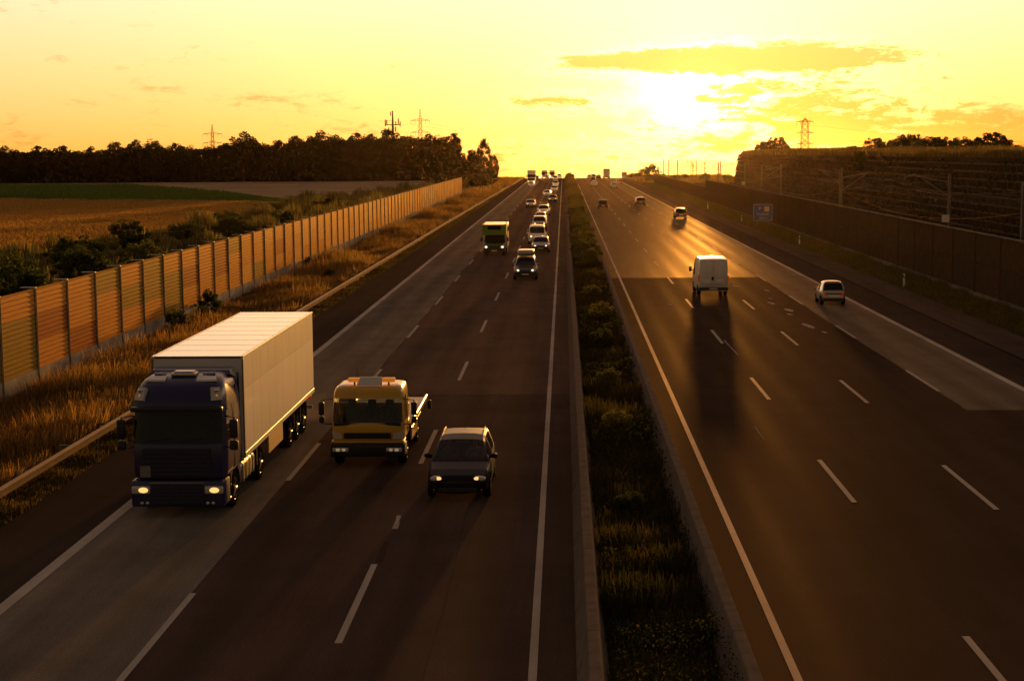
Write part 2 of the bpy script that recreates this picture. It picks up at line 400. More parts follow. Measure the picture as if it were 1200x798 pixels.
# ------------------------------------------------------------------ mesh helpers
class MB:
    def __init__(s):
        s.v = []; s.f = []
    def add(s, vs, fs):
        o = len(s.v)
        s.v += [tuple(v) for v in vs]
        s.f += [tuple(i + o for i in f) for f in fs]
        return s
    def box(s, x0, x1, y0, y1, z0, z1):
        return s.add([(x0, y0, z0), (x1, y0, z0), (x1, y1, z0), (x0, y1, z0), (x0, y0, z1), (x1, y0, z1), (x1, y1, z1), (x0, y1, z1)],
                     [(0, 3, 2, 1), (4, 5, 6, 7), (0, 1, 5, 4), (1, 2, 6, 5), (2, 3, 7, 6), (3, 0, 4, 7)])
    def hexa(s, bottom, top):
        return s.add(list(bottom) + list(top), [(0, 3, 2, 1), (4, 5, 6, 7), (0, 1, 5, 4), (1, 2, 6, 5), (2, 3, 7, 6), (3, 0, 4, 7)])
    def rbox(s, x0, x1, y0, y1, z0, z1, r, seg=2):
        bm = bmesh.new()
        bmesh.ops.create_cube(bm, size=1)
        for v in bm.verts:
            v.co = Vector(((x0 + x1) / 2 + v.co.x * (x1 - x0), (y0 + y1) / 2 + v.co.y * (y1 - y0), (z0 + z1) / 2 + v.co.z * (z1 - z0)))
        bmesh.ops.bevel(bm, geom=list(bm.edges), offset=r, segments=seg, profile=0.5, affect='EDGES')
        bm.verts.index_update()
        s.add([v.co[:] for v in bm.verts], [[v.index for v in f.verts] for f in bm.faces])
        bm.free()
        return s
    def tube(s, pts, r, n=6, caps=True):
        pts = [Vector(p) for p in pts]
        rs = r if isinstance(r, (list, tuple)) else [r] * len(pts)
        rings = []
        for i, p in enumerate(pts):
            d = (pts[min(i + 1, len(pts) - 1)] - pts[max(i - 1, 0)]).normalized()
            a = d.cross(Vector((0, 0, 1)))
            if a.length < 1e-3:
                a = d.cross(Vector((1, 0, 0)))
            a.normalize(); b = d.cross(a)
            rings.append([p + (a * math.cos(2 * math.pi * k / n) + b * math.sin(2 * math.pi * k / n)) * rs[i] for k in range(n)])
        vs = [v for ring in rings for v in ring]
        fs = [(i * n + k, i * n + (k + 1) % n, (i + 1) * n + (k + 1) % n, (i + 1) * n + k) for i in range(len(pts) - 1) for k in range(n)]
        if caps:
            fs += [tuple(range(n))[::-1], tuple((len(pts) - 1) * n + k for k in range(n))]
        return s.add(vs, fs)
    def lathe_x(s, prof, cx, cy, cz, n=20):
        """prof: list of (x, r) turned about an axis along x through (cx,cy,cz)"""
        vs = [(cx + x, cy + r * math.cos(2 * math.pi * k / n), cz + r * math.sin(2 * math.pi * k / n)) for x, r in prof for k in range(n)]
        m = len(prof)
        fs = [(i * n + k, i * n + (k + 1) % n, (i + 1) * n + (k + 1) % n, (i + 1) * n + k) for i in range(m - 1) for k in range(n)]
        fs += [tuple(range(n))[::-1], tuple((m - 1) * n + k for k in range(n))]
        return s.add(vs, fs)
    def ball(s, c, rx, ry, rz, n=10, m=6):
        vs = [(c[0], c[1], c[2] + rz)]
        for i in range(1, m):
            t = math.pi * i / m
            vs += [(c[0] + rx * math.sin(t) * math.cos(2 * math.pi * k / n), c[1] + ry * math.sin(t) * math.sin(2 * math.pi * k / n), c[2] + rz * math.cos(t)) for k in range(n)]
        vs.append((c[0], c[1], c[2] - rz))
        fs = [(0, 1 + k, 1 + (k + 1) % n) for k in range(n)]
        for i in range(m - 2):
            fs += [(1 + i * n + k, 1 + (i + 1) * n + k, 1 + (i + 1) * n + (k + 1) % n, 1 + i * n + (k + 1) % n) for k in range(n)]
        e = len(vs) - 1
        fs += [(e, 1 + (m - 2) * n + (k + 1) % n, 1 + (m - 2) * n + k) for k in range(n)]
        return s.add(vs, fs)
    def extrude_y(s, prof, ys, zf=lambda y: 0, xf=lambda y: 0, closed=True):
        n = len(prof)
        vs = [(x + xf(y), y, z + zf(y)) for y in ys for x, z in prof]
        last = n if closed else n - 1
        fs = [(i * n + k, i * n + (k + 1) % n, (i + 1) * n + (k + 1) % n, (i + 1) * n + k) for i in range(len(ys) - 1) for k in range(last)]
        if closed:
            fs += [tuple(range(n))[::-1], tuple((len(ys) - 1) * n + k for k in range(n))]
        return s.add(vs, fs)
    def mesh(s, name, mat, smooth=None):
        me = bpy.data.meshes.new(name)
        me.from_pydata(s.v, [], s.f)
        bm = bmesh.new(); bm.from_mesh(me)
        bmesh.ops.recalc_face_normals(bm, faces=bm.faces)
        bm.to_mesh(me); bm.free()
        if mat:
            me.materials.append(MATS[mat])
        if smooth:
            me.polygons.foreach_set('use_smooth', [True] * len(me.polygons))
            me.set_sharp_from_angle(angle=R(smooth))
        me.update()
        return me
    def build(s, name, mat, parent=None, smooth=None):
        return link(name, s.mesh(name, mat, smooth), parent)
def link(name, me, parent=None):
    o = bpy.data.objects.new(name, me)
    C.objects.link(o)
    if parent is not None:
        o.parent = parent
    return o
def tag(o, label, cat, group=None):
    o['label'] = label; o['category'] = cat
    if group:
        o['group'] = group
    return o
def thing(name, label, cat, loc=(0, 0, 0), rz=0.0, group=None):
    o = bpy.data.objects.new(name, None)
    C.objects.link(o)
    o.location = loc
    o.rotation_euler = (0, 0, rz)
    o.empty_display_size = 0.3
    return tag(o, label, cat, group)
def structure(o):
    o['kind'] = 'structure'
    return o
def stuff(o, label=None, cat=None):
    o['kind'] = 'stuff'
    if label:
        o['label'] = label; o['category'] = cat
    return o
def copy_tree(o, parent=None):
    c = o.copy(); C.objects.link(c)
    if parent is not None:
        c.parent = parent
    for ch in list(o.children):
        copy_tree(ch, c)
    return c
ORD = ['first', 'second', 'third', 'fourth', 'fifth', 'sixth', 'seventh', 'eighth', 'ninth', 'tenth', 'eleventh', 'twelfth', 'thirteenth', 'fourteenth', 'fifteenth',
       'sixteenth', 'seventeenth', 'eighteenth', 'nineteenth', 'twentieth']
def ordinal(i):
    if i < 20:
        return ORD[i]
    tens = ['twenty', 'thirty', 'forty', 'fifty'][(i + 1) // 10 - 2]
    u = (i + 1) % 10
    return tens + '-' + ORD[u - 1] if u else {'twenty': 'twentieth', 'thirty': 'thirtieth', 'forty': 'fortieth', 'fifty': 'fiftieth'}[tens]

def zt(y):
    """height of the ground along the road: level up to the crest, then falling away"""
    if y <= 560:
        return 0.0
    d = y - 560
    return -(0.00018 * d * d if d < 120 else 0.00018 * 120 * 120 + (d - 120) * 0.0432)

def raw_mesh(name, verts, faces4, mat, tint=None):
    """big meshes from numpy arrays; faces all tris or all quads"""
    me = bpy.data.meshes.new(name)
    n, k = faces4.shape
    me.vertices.add(len(verts)); me.loops.add(n * k); me.polygons.add(n)
    me.vertices.foreach_set('co', verts.astype(np.float32).ravel())
    me.loops.foreach_set('vertex_index', faces4.astype(np.int32).ravel())
    me.polygons.foreach_set('loop_start', np.arange(0, n * k, k, dtype=np.int32))
    me.polygons.foreach_set('loop_total', np.full(n, k, dtype=np.int32))
    if tint is not None:
        a = me.attributes.new('tint', 'FLOAT_COLOR', 'POINT')
        a.data.foreach_set('color', tint.astype(np.float32).ravel())
    me.materials.append(MATS[mat])
    me.update(calc_edges=True)
    me.validate()
    return me
def tints(n, cols, weights=None, jit=0.2):
    cols = np.array(cols)
    idx = rng.choice(len(cols), n, p=weights)
    c = cols[idx] * (1 + jit * rng.uniform(-1, 1, (n, 1)))
    return np.concatenate([np.clip(c, 0.004, 0.9), np.ones((n, 1))], 1)
def blades_arrays(pts, h, w, lean=0.35):
    n = len(pts)
    a = rng.uniform(0, 2 * np.pi, n)
    dx = np.stack([np.cos(a), np.sin(a), np.zeros(n)], 1) * (w / 2)[:, None]
    b = rng.uniform(0, 2 * np.pi, n)
    ln = rng.uniform(0, lean, n) * h
    tip = np.stack([np.cos(b) * ln, np.sin(b) * ln, h * rng.uniform(0.85, 1.0, n)], 1)
    mid = tip * np.array([0.35, 0.35, 0.55])
    # quad-strip blade: base pair, mid pair, tip -> two quads with a narrow tip
    v = np.stack([pts - dx, pts + dx, pts + tip + dx * 0.25, pts + tip - dx * 0.25], 1).reshape(-1, 3)
    f = np.arange(n * 4).reshape(n, 4)
    return v, f
def blades(name, pts, h, w, cols, weights=None, lean=0.4, mat='grass'):
    v, f = blades_arrays(pts, h, w, lean)
    t = np.repeat(tints(len(pts), cols, weights), 4, axis=0)
    return raw_mesh(name, v, f, mat, t)
def leaf_arrays(c, size, up_bias=0.3):
    n = len(c)
    nrm = rng.normal(size=(n, 3)); nrm[:, 2] += up_bias
    nrm /= np.linalg.norm(nrm, axis=1, keepdims=True)
    t = np.cross(nrm, rng.normal(size=(n, 3))); t /= np.linalg.norm(t, axis=1, keepdims=True) + 1e-9
    b = np.cross(nrm, t)
    s = (size * rng.uniform(0.6, 1.25, n))[:, None]
    v = np.stack([c - t * s * 0.5, c + b * s * 0.32, c + t * s * 0.5, c - b * s * 0.32], 1).reshape(-1, 3)
    return v, np.arange(n * 4).reshape(n, 4)
def patchy(x, y, s, seed):
    """cheap smooth noise 0..1 for placing vegetation unevenly"""
    r_ = np.random.default_rng(seed)
    out = np.zeros_like(x)
    for k in range(5):
        a, b, p = r_.normal(size=3)
        out += np.sin((a * x + b * y) / s * (1 + 0.6 * k) + p * 6)
    return np.clip(out / 6 + 0.5, 0, 1)

# ------------------------------------------------------------------ ground and roads
def strip(name, x0, x1, y0, y1, z, mat, step=20, parent=None):
    """flat ribbon along the road following the crest"""
    ys = [y0]
    while ys[-1] + step < y1:
        ys.append(ys[-1] + step)
    ys.append(y1)
    f0 = x0 if callable(x0) else (lambda y: x0)
    f1 = x1 if callable(x1) else (lambda y: x1)
    vs = []; fs = []
    for i, y in enumerate(ys):
        vs += [(f0(y), y, zt(y) + z), (f1(y), y, zt(y) + z)]
        if i:
            a = 2 * i - 2
            fs.append((a, a + 1, a + 3, a + 2))
    mb = MB(); mb.add(vs, fs)
    return mb.build(name, mat, parent)
xs = [-6000, -2500, -1200, -600, -300, -150, -60, -14, 0, 24, 60, 150, 300, 600, 1200, 2500, 6000]
ys = [-60, 0, 100, 300, 500] + list(range(560, 700, 10)) + [760, 900, 1200, 1800, 2600, 4000, 7000]
mb = MB()
mb.add([(x, y, zt(y) - 0.03) for y in ys for x in xs], [(j * len(xs) + i, j * len(xs) + i + 1, (j + 1) * len(xs) + i + 1, (j + 1) * len(xs) + i) for j in range(len(ys) - 1) for i in range(len(xs) - 1)])
structure(mb.build('ground', 'earth'))

END = 900
XL0, XL1 = -14.7, -12.0
structure(strip('hard_shoulder', XL0, -12.0, -40, END, 0.0, 'shoulder_dark'))
structure(strip('concrete_lane', -12.0, -8.22, -40, END, 0.0, 'lane_concrete_left'))
structure(strip('road_left_near', -8.22, 0.35, -40, 62.0, 0.0, 'asphalt_left'))
structure(strip('road_left_far', -8.22, 0.35, 62.0, END, 0.0, 'asphalt_left_far_lit'))
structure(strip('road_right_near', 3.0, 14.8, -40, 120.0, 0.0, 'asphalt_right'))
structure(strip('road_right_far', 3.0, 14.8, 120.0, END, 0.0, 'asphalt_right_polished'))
structure(strip('road_right_patch', 14.8, 18.45, -40, 58.0, 0.0, 'asphalt_right'))
structure(strip('concrete_lane_right', 14.8, 18.45, 58.0, END, 0.0, 'lane_concrete_right'))
structure(strip('hard_shoulder_right', 18.45, 20.85, -40, END, 0.0, 'shoulder_dark'))
structure(strip('shoulder_strip_right', 20.85, 23.4, -40, END, 0.0, 'shoulder_strip'))
structure(strip('median_strip', 0.35, 3.0, -40, END, -0.01, 'verge_soil'))
structure(strip('verge_left', -24.5, XL0, -40, END, -0.012, 'verge_soil'))
structure(strip('verge_right', 23.4, 27.0, -40, END, -0.012, 'verge_soil'))
# joints and tar seams
structure(strip('tar_seam', 20.78, 20.92, -40, END, 0.004, 'tar'))
structure(strip('cross_joint_left', -8.22, 0.35, 61.96, 62.03, 0.004, 'shoulder_dark', 5))
structure(strip('cross_joint_right', 3.0, 14.8, 119.95, 120.05, 0.004, 'shoulder_dark', 5))

# painted lines: one thing per line, each dash a part of it
def edge_line(x, w, label):
    o = strip('edge_line', x - w / 2, x + w / 2, -40, END, 0.008, 'road_paint')
    tag(o, label, 'road marking', 'solid edge lines')
edge_line(-12.0, 0.30, 'broad white solid line between the truck lane and the dark hard shoulder')
edge_line(-0.61, 0.16, 'thin white solid line beside the concrete barrier, oncoming carriageway')
edge_line(4.22, 0.16, 'thin white solid line beside the barrier, carriageway of the white van')
edge_line(18.3, 0.30, 'broad white solid line between the small white car and the noise wall')
def dash_line(x, y0, label, w=0.15, y1=600):
    o = thing('dashed_line', label, 'road marking', (x, 0, 0), group='dashed lane lines')
    me = MB().add([(-w / 2, 0, 0), (w / 2, 0, 0), (w / 2, 6, 0), (-w / 2, 6, 0)], [(0, 1, 2, 3)]).mesh('dash', 'road_paint')
    y = y0
    while y < y1:
        d = link('dash', me, o); d.location = (0, y, zt(y + 3) + 0.008)
        y += 18
dash_line(-8.17, 27.53 - 18, 'dashed lane line running between the big truck and the yellow tow truck')
dash_line(-4.47, 30.0 - 18, 'dashed lane line running between the yellow tow truck and the black hatchback')
dash_line(7.89, 24.54 - 18, 'dashed lane line passing the near side of the white van')
dash_line(11.5, 41.66 - 36, 'dashed lane line next right of the white van')
dash_line(14.86, 62.6 - 54, 'dashed lane line along the edge of the pale lane with the small car')
# worn paint patches left on the asphalt
def blot(x, y, sx, sy, a, label):
    n = 9
    pts = [(sx * (0.7 + 0.5 * random.random()) * math.cos(2 * math.pi * k / n), sy * (0.7 + 0.5 * random.random()) * math.sin(2 * math.pi * k / n)) for k in range(n)]
    ca, sa = math.cos(a), math.sin(a)
    mb = MB(); mb.add([(px * ca - py * sa, px * sa + py * ca, 0) for px, py in pts], [tuple(range(n))])
    o = mb.build('paint_patch', 'road_paint_worn'); o.location = (x, y, 0.006)
    tag(o, label, 'road marking', 'worn paint patches')
for i, (x, y, sx, sy) in enumerate([(13.0, 99.5, .22, 1.0), (13.5, 95.0, .25, 1.2), (13.2, 92.6, .15, .6), (13.35, 86.5, .22, 1.3), (13.7, 83.3, .12, .5), (12.2, 112.0, .16, .9), (13.9, 108.5, .14, .7), (6.6, 99.0, .10, .8), (13.35, 102.6, .12, .5)]):
    blot(x, y, sx, sy, 0.1, f'worn pale paint fragment on the road left of the small car, {ordinal(i)} of the scatter')

# tar repairs, sealed cracks and drips: thin dark traces on the carriageways
def trace(name, pts, w, mat, z=0.005):
    vs = []; fs = []
    for i, (x, y) in enumerate(pts):
        ww = w * random.uniform(0.6, 1.3)
        vs += [(x - ww / 2, y, z), (x + ww / 2, y, z)]
        if i:
            fs.append((2 * i - 2, 2 * i - 1, 2 * i + 1, 2 * i))
    structure(MB().add(vs, fs).build(name, mat))
for x0, y0, y1, w, mat in [(-4.42, 36.2, 38.2, 0.17, 'shoulder_dark'), (-4.40, 39.5, 41.0, 0.13, 'road_paint_worn'), 
                           (8.15, 74, 80, 0.05, 'road_paint_worn'), (6.6, 52, 54.5, 0.04, 'road_paint_worn'), (14.79, 59, 300, 0.05, 'shoulder_dark'), (-8.24, 60, 400, 0.05, 'shoulder_dark'), (-2.6, 24, 61, 0.02, 'shoulder_dark')]:
    n_ = max(3, int((y1 - y0) / 1.5))
    trace('tar_trace' if mat != 'road_paint_worn' else 'paint_trace', [(x0 + 0.03 * math.sin(0.7 * k + x0) + random.uniform(-.015, .015), y0 + (y1 - y0) * k / n_) for k in range(n_ + 1)], w, mat)

# ------------------------------------------------------------------ concrete barriers on the median
def barrier(xc, label, face):
    o = thing('concrete_barrier', label, 'barrier', (xc, 0, 0), group='median barriers')
    prof = [(-0.30, 0), (-0.30, 0.08), (-0.20, 0.26), (-0.115, 0.88), (-0.095, 0.90), (0.095, 0.90), (0.115, 0.88), (0.20, 0.26), (0.30, 0.08), (0.30, 0)]
    me = MB().extrude_y(prof, [0.012, 5.988]).mesh('segment', 'concrete', 30)
    for k in range(26):
        d = link('segment', me, o); d.location = (0, -20 + 6 * k, 0)
    ysx = [136.0] + list(range(160, 560, 40)) + list(range(560, 700, 10)) + [760, 850]
    MB().extrude_y(prof, ysx, zt).build('far_segments', 'concrete', o, 30)
barrier(0.50, 'long grey concrete safety barrier beside the oncoming traffic', 1)
barrier(3.14, 'long grey concrete safety barrier beside the departing traffic', -1)

# ------------------------------------------------------------------ steel guard rail on the left verge
def rail_x(y):
    return -15.15 + np.maximum(0, y - 200) * 0.0026
gr = thing('guard_rail', 'galvanised steel guard rail glowing gold between verge grass and shoulder', 'guard rail')
wprof = [(0.0, 0.44), (0.03, 0.46), (0.085, 0.50), (0.085, 0.54), (0.02, 0.575), (0.02, 0.615), (0.085, 0.65), (0.085, 0.69), (0.03, 0.73), (0.0, 0.75),
         (-0.006, 0.75), (0.014, 0.725), (0.07, 0.688), (0.07, 0.652), (0.006, 0.617), (0.006, 0.573), (0.07, 0.538), (0.07, 0.502), (0.014, 0.465), (-0.006, 0.44)]
me_rail = MB().extrude_y(wprof, [0.0, 3.995]).mesh('rail', 'rail_steel')
me_post = MB().box(-0.03, 0.03, -0.05, 0.05, -0.3, 0.62).mesh('post', 'post_steel')
me_arm = MB().box(-0.55, 0.0, -0.04, 0.04, 0.55, 0.62).mesh('spacer', 'post_steel')
for k in range(135):
    y = 22 + 4 * k
    if y > 555:
        break
    d = link('rail', me_rail, gr); d.location = (rail_x(y), y, 0)
    d.rotation_euler = (0, 0, -math.atan2(rail_x(y + 4) - rail_x(y), 4))
    if y < 330:
        d = link('post', me_post, gr); d.location = (rail_x(y) - 0.58, y + 2, 0)
        d = link('spacer', me_arm, gr); d.location = (rail_x(y) - 0.0, y + 2, 0)
# ------------------------------------------------------------------ timber noise wall, left
def wall_x(y):
    return -22.05 - np.maximum(0, y - 150) * 0.0045
nw = thing('noise_wall', 'tall timber noise barrier of ribbed brown and green panels with grey posts', 'noise barrier')
BAY = 4.22; WALL_H = 4.05
def ribbed(h, mat):
    mb = MB()
    n = max(2, round(h / 0.185))
    e = BAY - 0.16
    for k in range(n):
        z0, z1 = h * k / n + 0.004, h * (k + 1) / n - 0.030
        d = 0.062
        mb.hexa([(-0.045, 0, z0), (d, 0, z0), (d, e, z0), (-0.045, e, z0)], [(-0.045, 0, z1), (0.030, 0, z1), (0.030, e, z1), (-0.045, e, z1)])
    mb.box(-0.03, -0.01, 0.0, e, 0.003, h - 0.003)
    return mb.mesh('panel', mat)
H1, H2, H3 = 1.0, 1.15, 1.15
PAN = {(h, m): ribbed(h, m) for h in (H1, H2, H3) for m in ('wood_brown', 'wood_red', 'wood_green', 'wood_pale')}
me_pl = MB().rbox(-0.07, 0.075, 0.0, BAY - 0.16, -0.1, 0.735, 0.012, 1).mesh('plinth', 'plinth_concrete')
me_wp = MB().box(-0.09, 0.10, -0.075, -0.055, -0.1, WALL_H + 0.06).box(-0.09, 0.10, 0.055, 0.075, -0.1, WALL_H + 0.06).box(-0.012, 0.012, -0.055, 0.055, -0.1, WALL_H + 0.06).mesh('post', 'post_steel')
me_cap = MB().box(-0.55, 0.11, -0.10, 0.10, WALL_H + 0.062, WALL_H + 0.10).mesh('post_cap', 'galvanised')
me_cop = MB().box(-0.065, 0.065, 0.0, BAY - 0.16, WALL_H - 0.01, WALL_H + 0.03).mesh('coping', 'wood_pale')
scheme = ['bgg', 'bgg', 'brb', 'bbr', 'gbb', 'bgb', 'ggb', 'bgg', 'brb', 'bbb', 'rrb', 'gbb', 'bbp', 'bbg', 'pbb', 'brb', 'bbb']
code = {'b': 'wood_brown', 'r': 'wood_red', 'g': 'wood_green', 'p': 'wood_pale'}
y = 56.3 - 3 * BAY; k = 0
while y < 352:
    rz = -math.atan2(wall_x(y + BAY) - wall_x(y), BAY)
    def put(nm, me, dy, z):
        d = link(nm, me, nw); d.location = (wall_x(y + dy), y + dy, z); d.rotation_euler = (0, 0, rz); return d
    sch = scheme[(k - 3) % len(scheme)] if 3 <= k < 20 else ''.join(random.choice('bbbbpppg' if y < 140 else 'bbbppppp') for _ in range(3))
    put('post', me_wp, 0, 0); put('post_cap', me_cap, 0, 0)
    put('plinth', me_pl, 0.08, 0)
    # listed top to bottom
    put('panel', PAN[(H3, code[sch[2]])], 0.08, 0.745)
    put('panel', PAN[(H2, code[sch[1]])], 0.08, 0.745 + H3)
    put('panel', PAN[(H1, code[sch[0]])], 0.08, 0.745 + H3 + H2)
    put('coping', me_cop, 0.08, 0)
    y += BAY; k += 1
d = link('post', me_wp, nw); d.location = (wall_x(y), y, 0)

# ------------------------------------------------------------------ dark noise wall, right
rw = thing('noise_wall', 'long dark brown noise barrier of square panels beside the railway', 'noise barrier')
RX = 26.9; RB = 6.0
def dark_panel(h, mat):
    return MB().box(-0.05, 0.05, 0.07, RB - 0.07, 0.015, h - 0.015).box(-0.065, -0.05, 0.20, RB - 0.20, 0.10, h - 0.10).mesh('panel', mat)
DP = {(h, m): dark_panel(h, m) for h in (1.85, 1.2) for m in ('absorber', 'absorber_green')}
for hh in (4.1, 2.75):
    me_dp = MB().box(-0.09, 0.09, -0.065, 0.065, -0.1, hh + 0.02).mesh('post', 'absorber_green')
    me_top = MB().box(-0.10, 0.10, 0.07, RB - 0.07, hh - 0.02, hh + 0.07).mesh('coping', 'concrete_dark')
    me_base = MB().rbox(-0.13, 0.12, 0.0, RB - 0.002, -0.1, 0.27, 0.015, 1).mesh('plinth', 'concrete')
    ph = 1.85 if hh > 3 else 1.2
    y = 50.0 if hh > 3 else 300.0
    while y < (299 if hh > 3 else 470):
        d = link('post', me_dp, rw); d.location = (RX, y, 0)
        d = link('plinth', me_base, rw); d.location = (RX - 0.04, y, 0)
        for r_ in range(2):
            m_ = 'absorber_green' if random.random() < 0.35 else 'absorber'
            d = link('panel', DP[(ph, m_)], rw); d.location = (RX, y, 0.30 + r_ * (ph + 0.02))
        d = link('coping', me_top, rw); d.location = (RX, y, 0)
        y += RB
# ------------------------------------------------------------------ railway bed, embankment, crib retaining wall
structure(strip('railway_bed', 27.1, 43.5, -40, 640, 0.05, 'verge_soil'))
WX = 45.0
EY = 424.0
prof_top = [(0, 0), (0.9, 8.6), (6, 9.0), (40, 8.3), (300, 6.5), (900, 2)]
emb = MB()
yy = [20, 100, 200, 300, 380, 418, 424]
ends = {424: 0.0, 418: 0.93}
vs = []; n = len(prof_top)
for yv in yy:
    k = ends.get(yv, 1.0)
    for x, z in prof_top:
        vs.append((WX + 0.25 + x, yv, z * k - 0.02))
fs = [(i * n + j, i * n + j + 1, (i + 1) * n + j + 1, (i + 1) * n + j) for i in range(len(yy) - 1) for j in range(n - 1)]
emb.add(vs, fs)
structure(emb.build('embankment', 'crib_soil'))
cw = thing('crib_wall', 'terraced concrete crib retaining wall with plants, rising behind the railway', 'retaining wall')
EL, CH = 2.4, 0.86
elem = MB()
elem.box(-0.10, 0.02, 0.0, EL - 0.03, 0.0, 0.13)                 # stretcher
elem.box(-0.14, 0.5, 0.02, 0.20, -0.02, CH - 0.06)               # header cheek
elem.box(-0.12, 0.02, 0.20, EL - 0.03, 0.13, 0.22)
me_el = elem.mesh('crib_element', 'crib_concrete')
near = []; far = MB()
ncourse = 10
for c in range(ncourse):
    y = 130.0 + (c % 2) * EL / 2
    while y < EY - 3 - 0.3 * c:
        near.append((y, c)); y += EL
near.sort()
vis = [q for q in near if q[0] > 146]
pick = set(vis[:300])
for (y, c) in near:
    x, z = WX - 0.1 + 0.09 * c, 0.05 + CH * c
    if (y, c) in pick:
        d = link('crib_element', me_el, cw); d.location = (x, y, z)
    else:
        far.add([(v[0] + x, v[1] + y, v[2] + z) for v in elem.v], elem.f)
o = far.build('crib_elements', 'crib_concrete', cw); o['kind'] = 'stuff'
# plants growing in the crib pockets and along the foot
pc = []
for c in range(ncourse):
    n = 1500
    yv = rng.uniform(128, EY - 4, n)
    keep = patchy(yv, np.full(n, c * 3.7), 6.0, 11 + c) > 0.42
    yv = yv[keep]
    pc.append(np.stack([WX - 0.12 + 0.09 * c + rng.uniform(-0.25, 0.2, len(yv)), yv, 0.15 + CH * c + np.abs(rng.normal(0, 0.26, len(yv)))], 1))
pc = np.concatenate(pc)
v, f = leaf_arrays(pc, np.full(len(pc), 0.34))
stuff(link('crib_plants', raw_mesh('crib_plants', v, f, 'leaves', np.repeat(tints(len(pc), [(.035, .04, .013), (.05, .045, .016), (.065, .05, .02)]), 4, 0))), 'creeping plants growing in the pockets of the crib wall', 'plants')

# ------------------------------------------------------------------ fields on the left
def poly(name, pts, z, mat):
    return MB().add([(x, y, z) for x, y in pts], [tuple(range(len(pts)))]).build(name, mat)
structure(poly('stubble_field', [(-700, 300), (-430, 300), (-122, 336), (-52, 296), (-38, 300), (-30, 420), (-26, 552), (-700, 558)], -0.010, 'stubble'))
structure(poly('wheat_field', [(-300, 120), (-48, 150), (-40, 200), (-44, 262), (-50, 299), (-122, 338), (-300, 345)], 0.0, 'wheat_soil'))
def in_poly(x, y, pts):
    ins = np.zeros(len(x), bool)
    j = len(pts) - 1
    for i in range(len(pts)):
        xi, yi = pts[i]; xj, yj = pts[j]
        ins ^= ((yi > y) != (yj > y)) & (x < (xj - xi) * (y - yi) / (yj - yi + 1e-9) + xi)
        j = i
    return ins
def scatter(pts, n):
    a = np.array(pts)
    x = rng.uniform(a[:, 0].min(), a[:, 0].max(), n); y = rng.uniform(a[:, 1].min(), a[:, 1].max(), n)
    k = in_poly(x, y, pts)
    return x[k], y[k]
# standing wheat
wp = [(-140, 150), (-52, 150), (-44, 200), (-46, 262), (-50, 297), (-122, 337), (-140, 338)]
x, y = scatter(wp, 170000)
h = 0.75 + 0.25 * patchy(x, y, 9, 3)
stuff(link('wheat', blades('wheat', np.stack([x, y, np.zeros_like(x)], 1), h, np.full(len(x), 0.22), [(.38, .21, .05), (.44, .25, .065), (.30, .16, .04)], lean=0.5)), 'golden wheat standing in the field beyond the timber wall', 'wheat')
# green maize strip
mp_ = [(-230, 345), (-121.8, 338.6), (-79.7, 301), (-52, 300), (-53, 313), (-60, 334.7), (-84.6, 390), (-125, 444), (-164, 456), (-230, 470)]
x, y = scatter(mp_, 90000)
edge = np.clip((x + 50) / -60, 0.25, 1)
h = (1.5 + 0.5 * patchy(x, y, 14, 5)) * edge
stuff(link('maize', blades('maize', np.stack([x, y, np.zeros_like(x)], 1), h, np.full(len(x), 0.30), [(.06, .115, .016), (.08, .14, .022), (.11, .15, .03)], lean=0.5)), 'strip of green maize between the wheat and the pale stubble', 'maize')
# rough grass and weeds between the wall and the wheat
rp = [(-60, 60), (-22.8, 60), (-23.2, 200), (-23.8, 350), (-25, 420), (-32, 420), (-52, 300), (-46, 262), (-44, 200), (-52, 150), (-75, 140)]
x, y = scatter(rp, 210000)
k = patchy(x, y, 5, 21) > 0.3
x, y = x[k], y[k]
h = (0.4 + 2.1 * patchy(x, y, 6, 22) ** 2) * np.clip(y / 160, 0.9, 1.2)
stuff(link('rough_grass', blades('rough_grass', np.stack([x, y, np.zeros_like(x)], 1), h, np.full(len(x), 0.16), [(.13, .115, .03), (.08, .10, .025), (.24, .17, .055), (.18, .125, .036)], [.3, .3, .2, .2])), 'rough dry grass and weeds behind the timber wall', 'grass')

# ------------------------------------------------------------------ verge grass
def verge(name, label, x0, x1, y0, y1, n, hmin, hmax, cols, wts, w, seed, ypow=1.7, z=-0.01):
    u = rng.uniform(0, 1, n) ** ypow
    y = y0 + (y1 - y0) * u
    x = rng.uniform(0, 1, n)
    x = (x0(y) if callable(x0) else x0) * (1 - x) + (x1(y) if callable(x1) else x1) * x
    p = patchy(x, y, 2.4, seed) * 0.6 + patchy(x, y, 9.0, seed + 1) * 0.4
    k = rng.uniform(0, 1, n) < 0.25 + p
    x, y, p = x[k], y[k], p[k]
    h = hmin + (hmax - hmin) * np.clip(p * 1.25, 0, 1.2) ** 1.7 * rng.uniform(0.45, 1.2, len(x))
    ww = w * (1 + y / 120)
    zz = np.array([zt(a) for a in y]) + z
    # tint follows the patches so that clumps of one kind stand together
    t = tints(len(x), cols, wts)
    alt = tints(len(x), cols[::-1], wts)
    sel = patchy(x, y, 3.0, seed + 2) > 0.52
    t[sel] = t[sel] * 0.35 + alt[sel] * 0.65
    v, f = blades_arrays(np.stack([x, y, zz], 1), h, ww, 0.55)
    return stuff(link(name, raw_mesh(name, v, f, 'grass', np.repeat(t, 4, 0))), label, 'grass')
DRY = [(.42, .25, .075), (.32, .18, .05), (.19, .115, .033), (.055, .058, .016)]
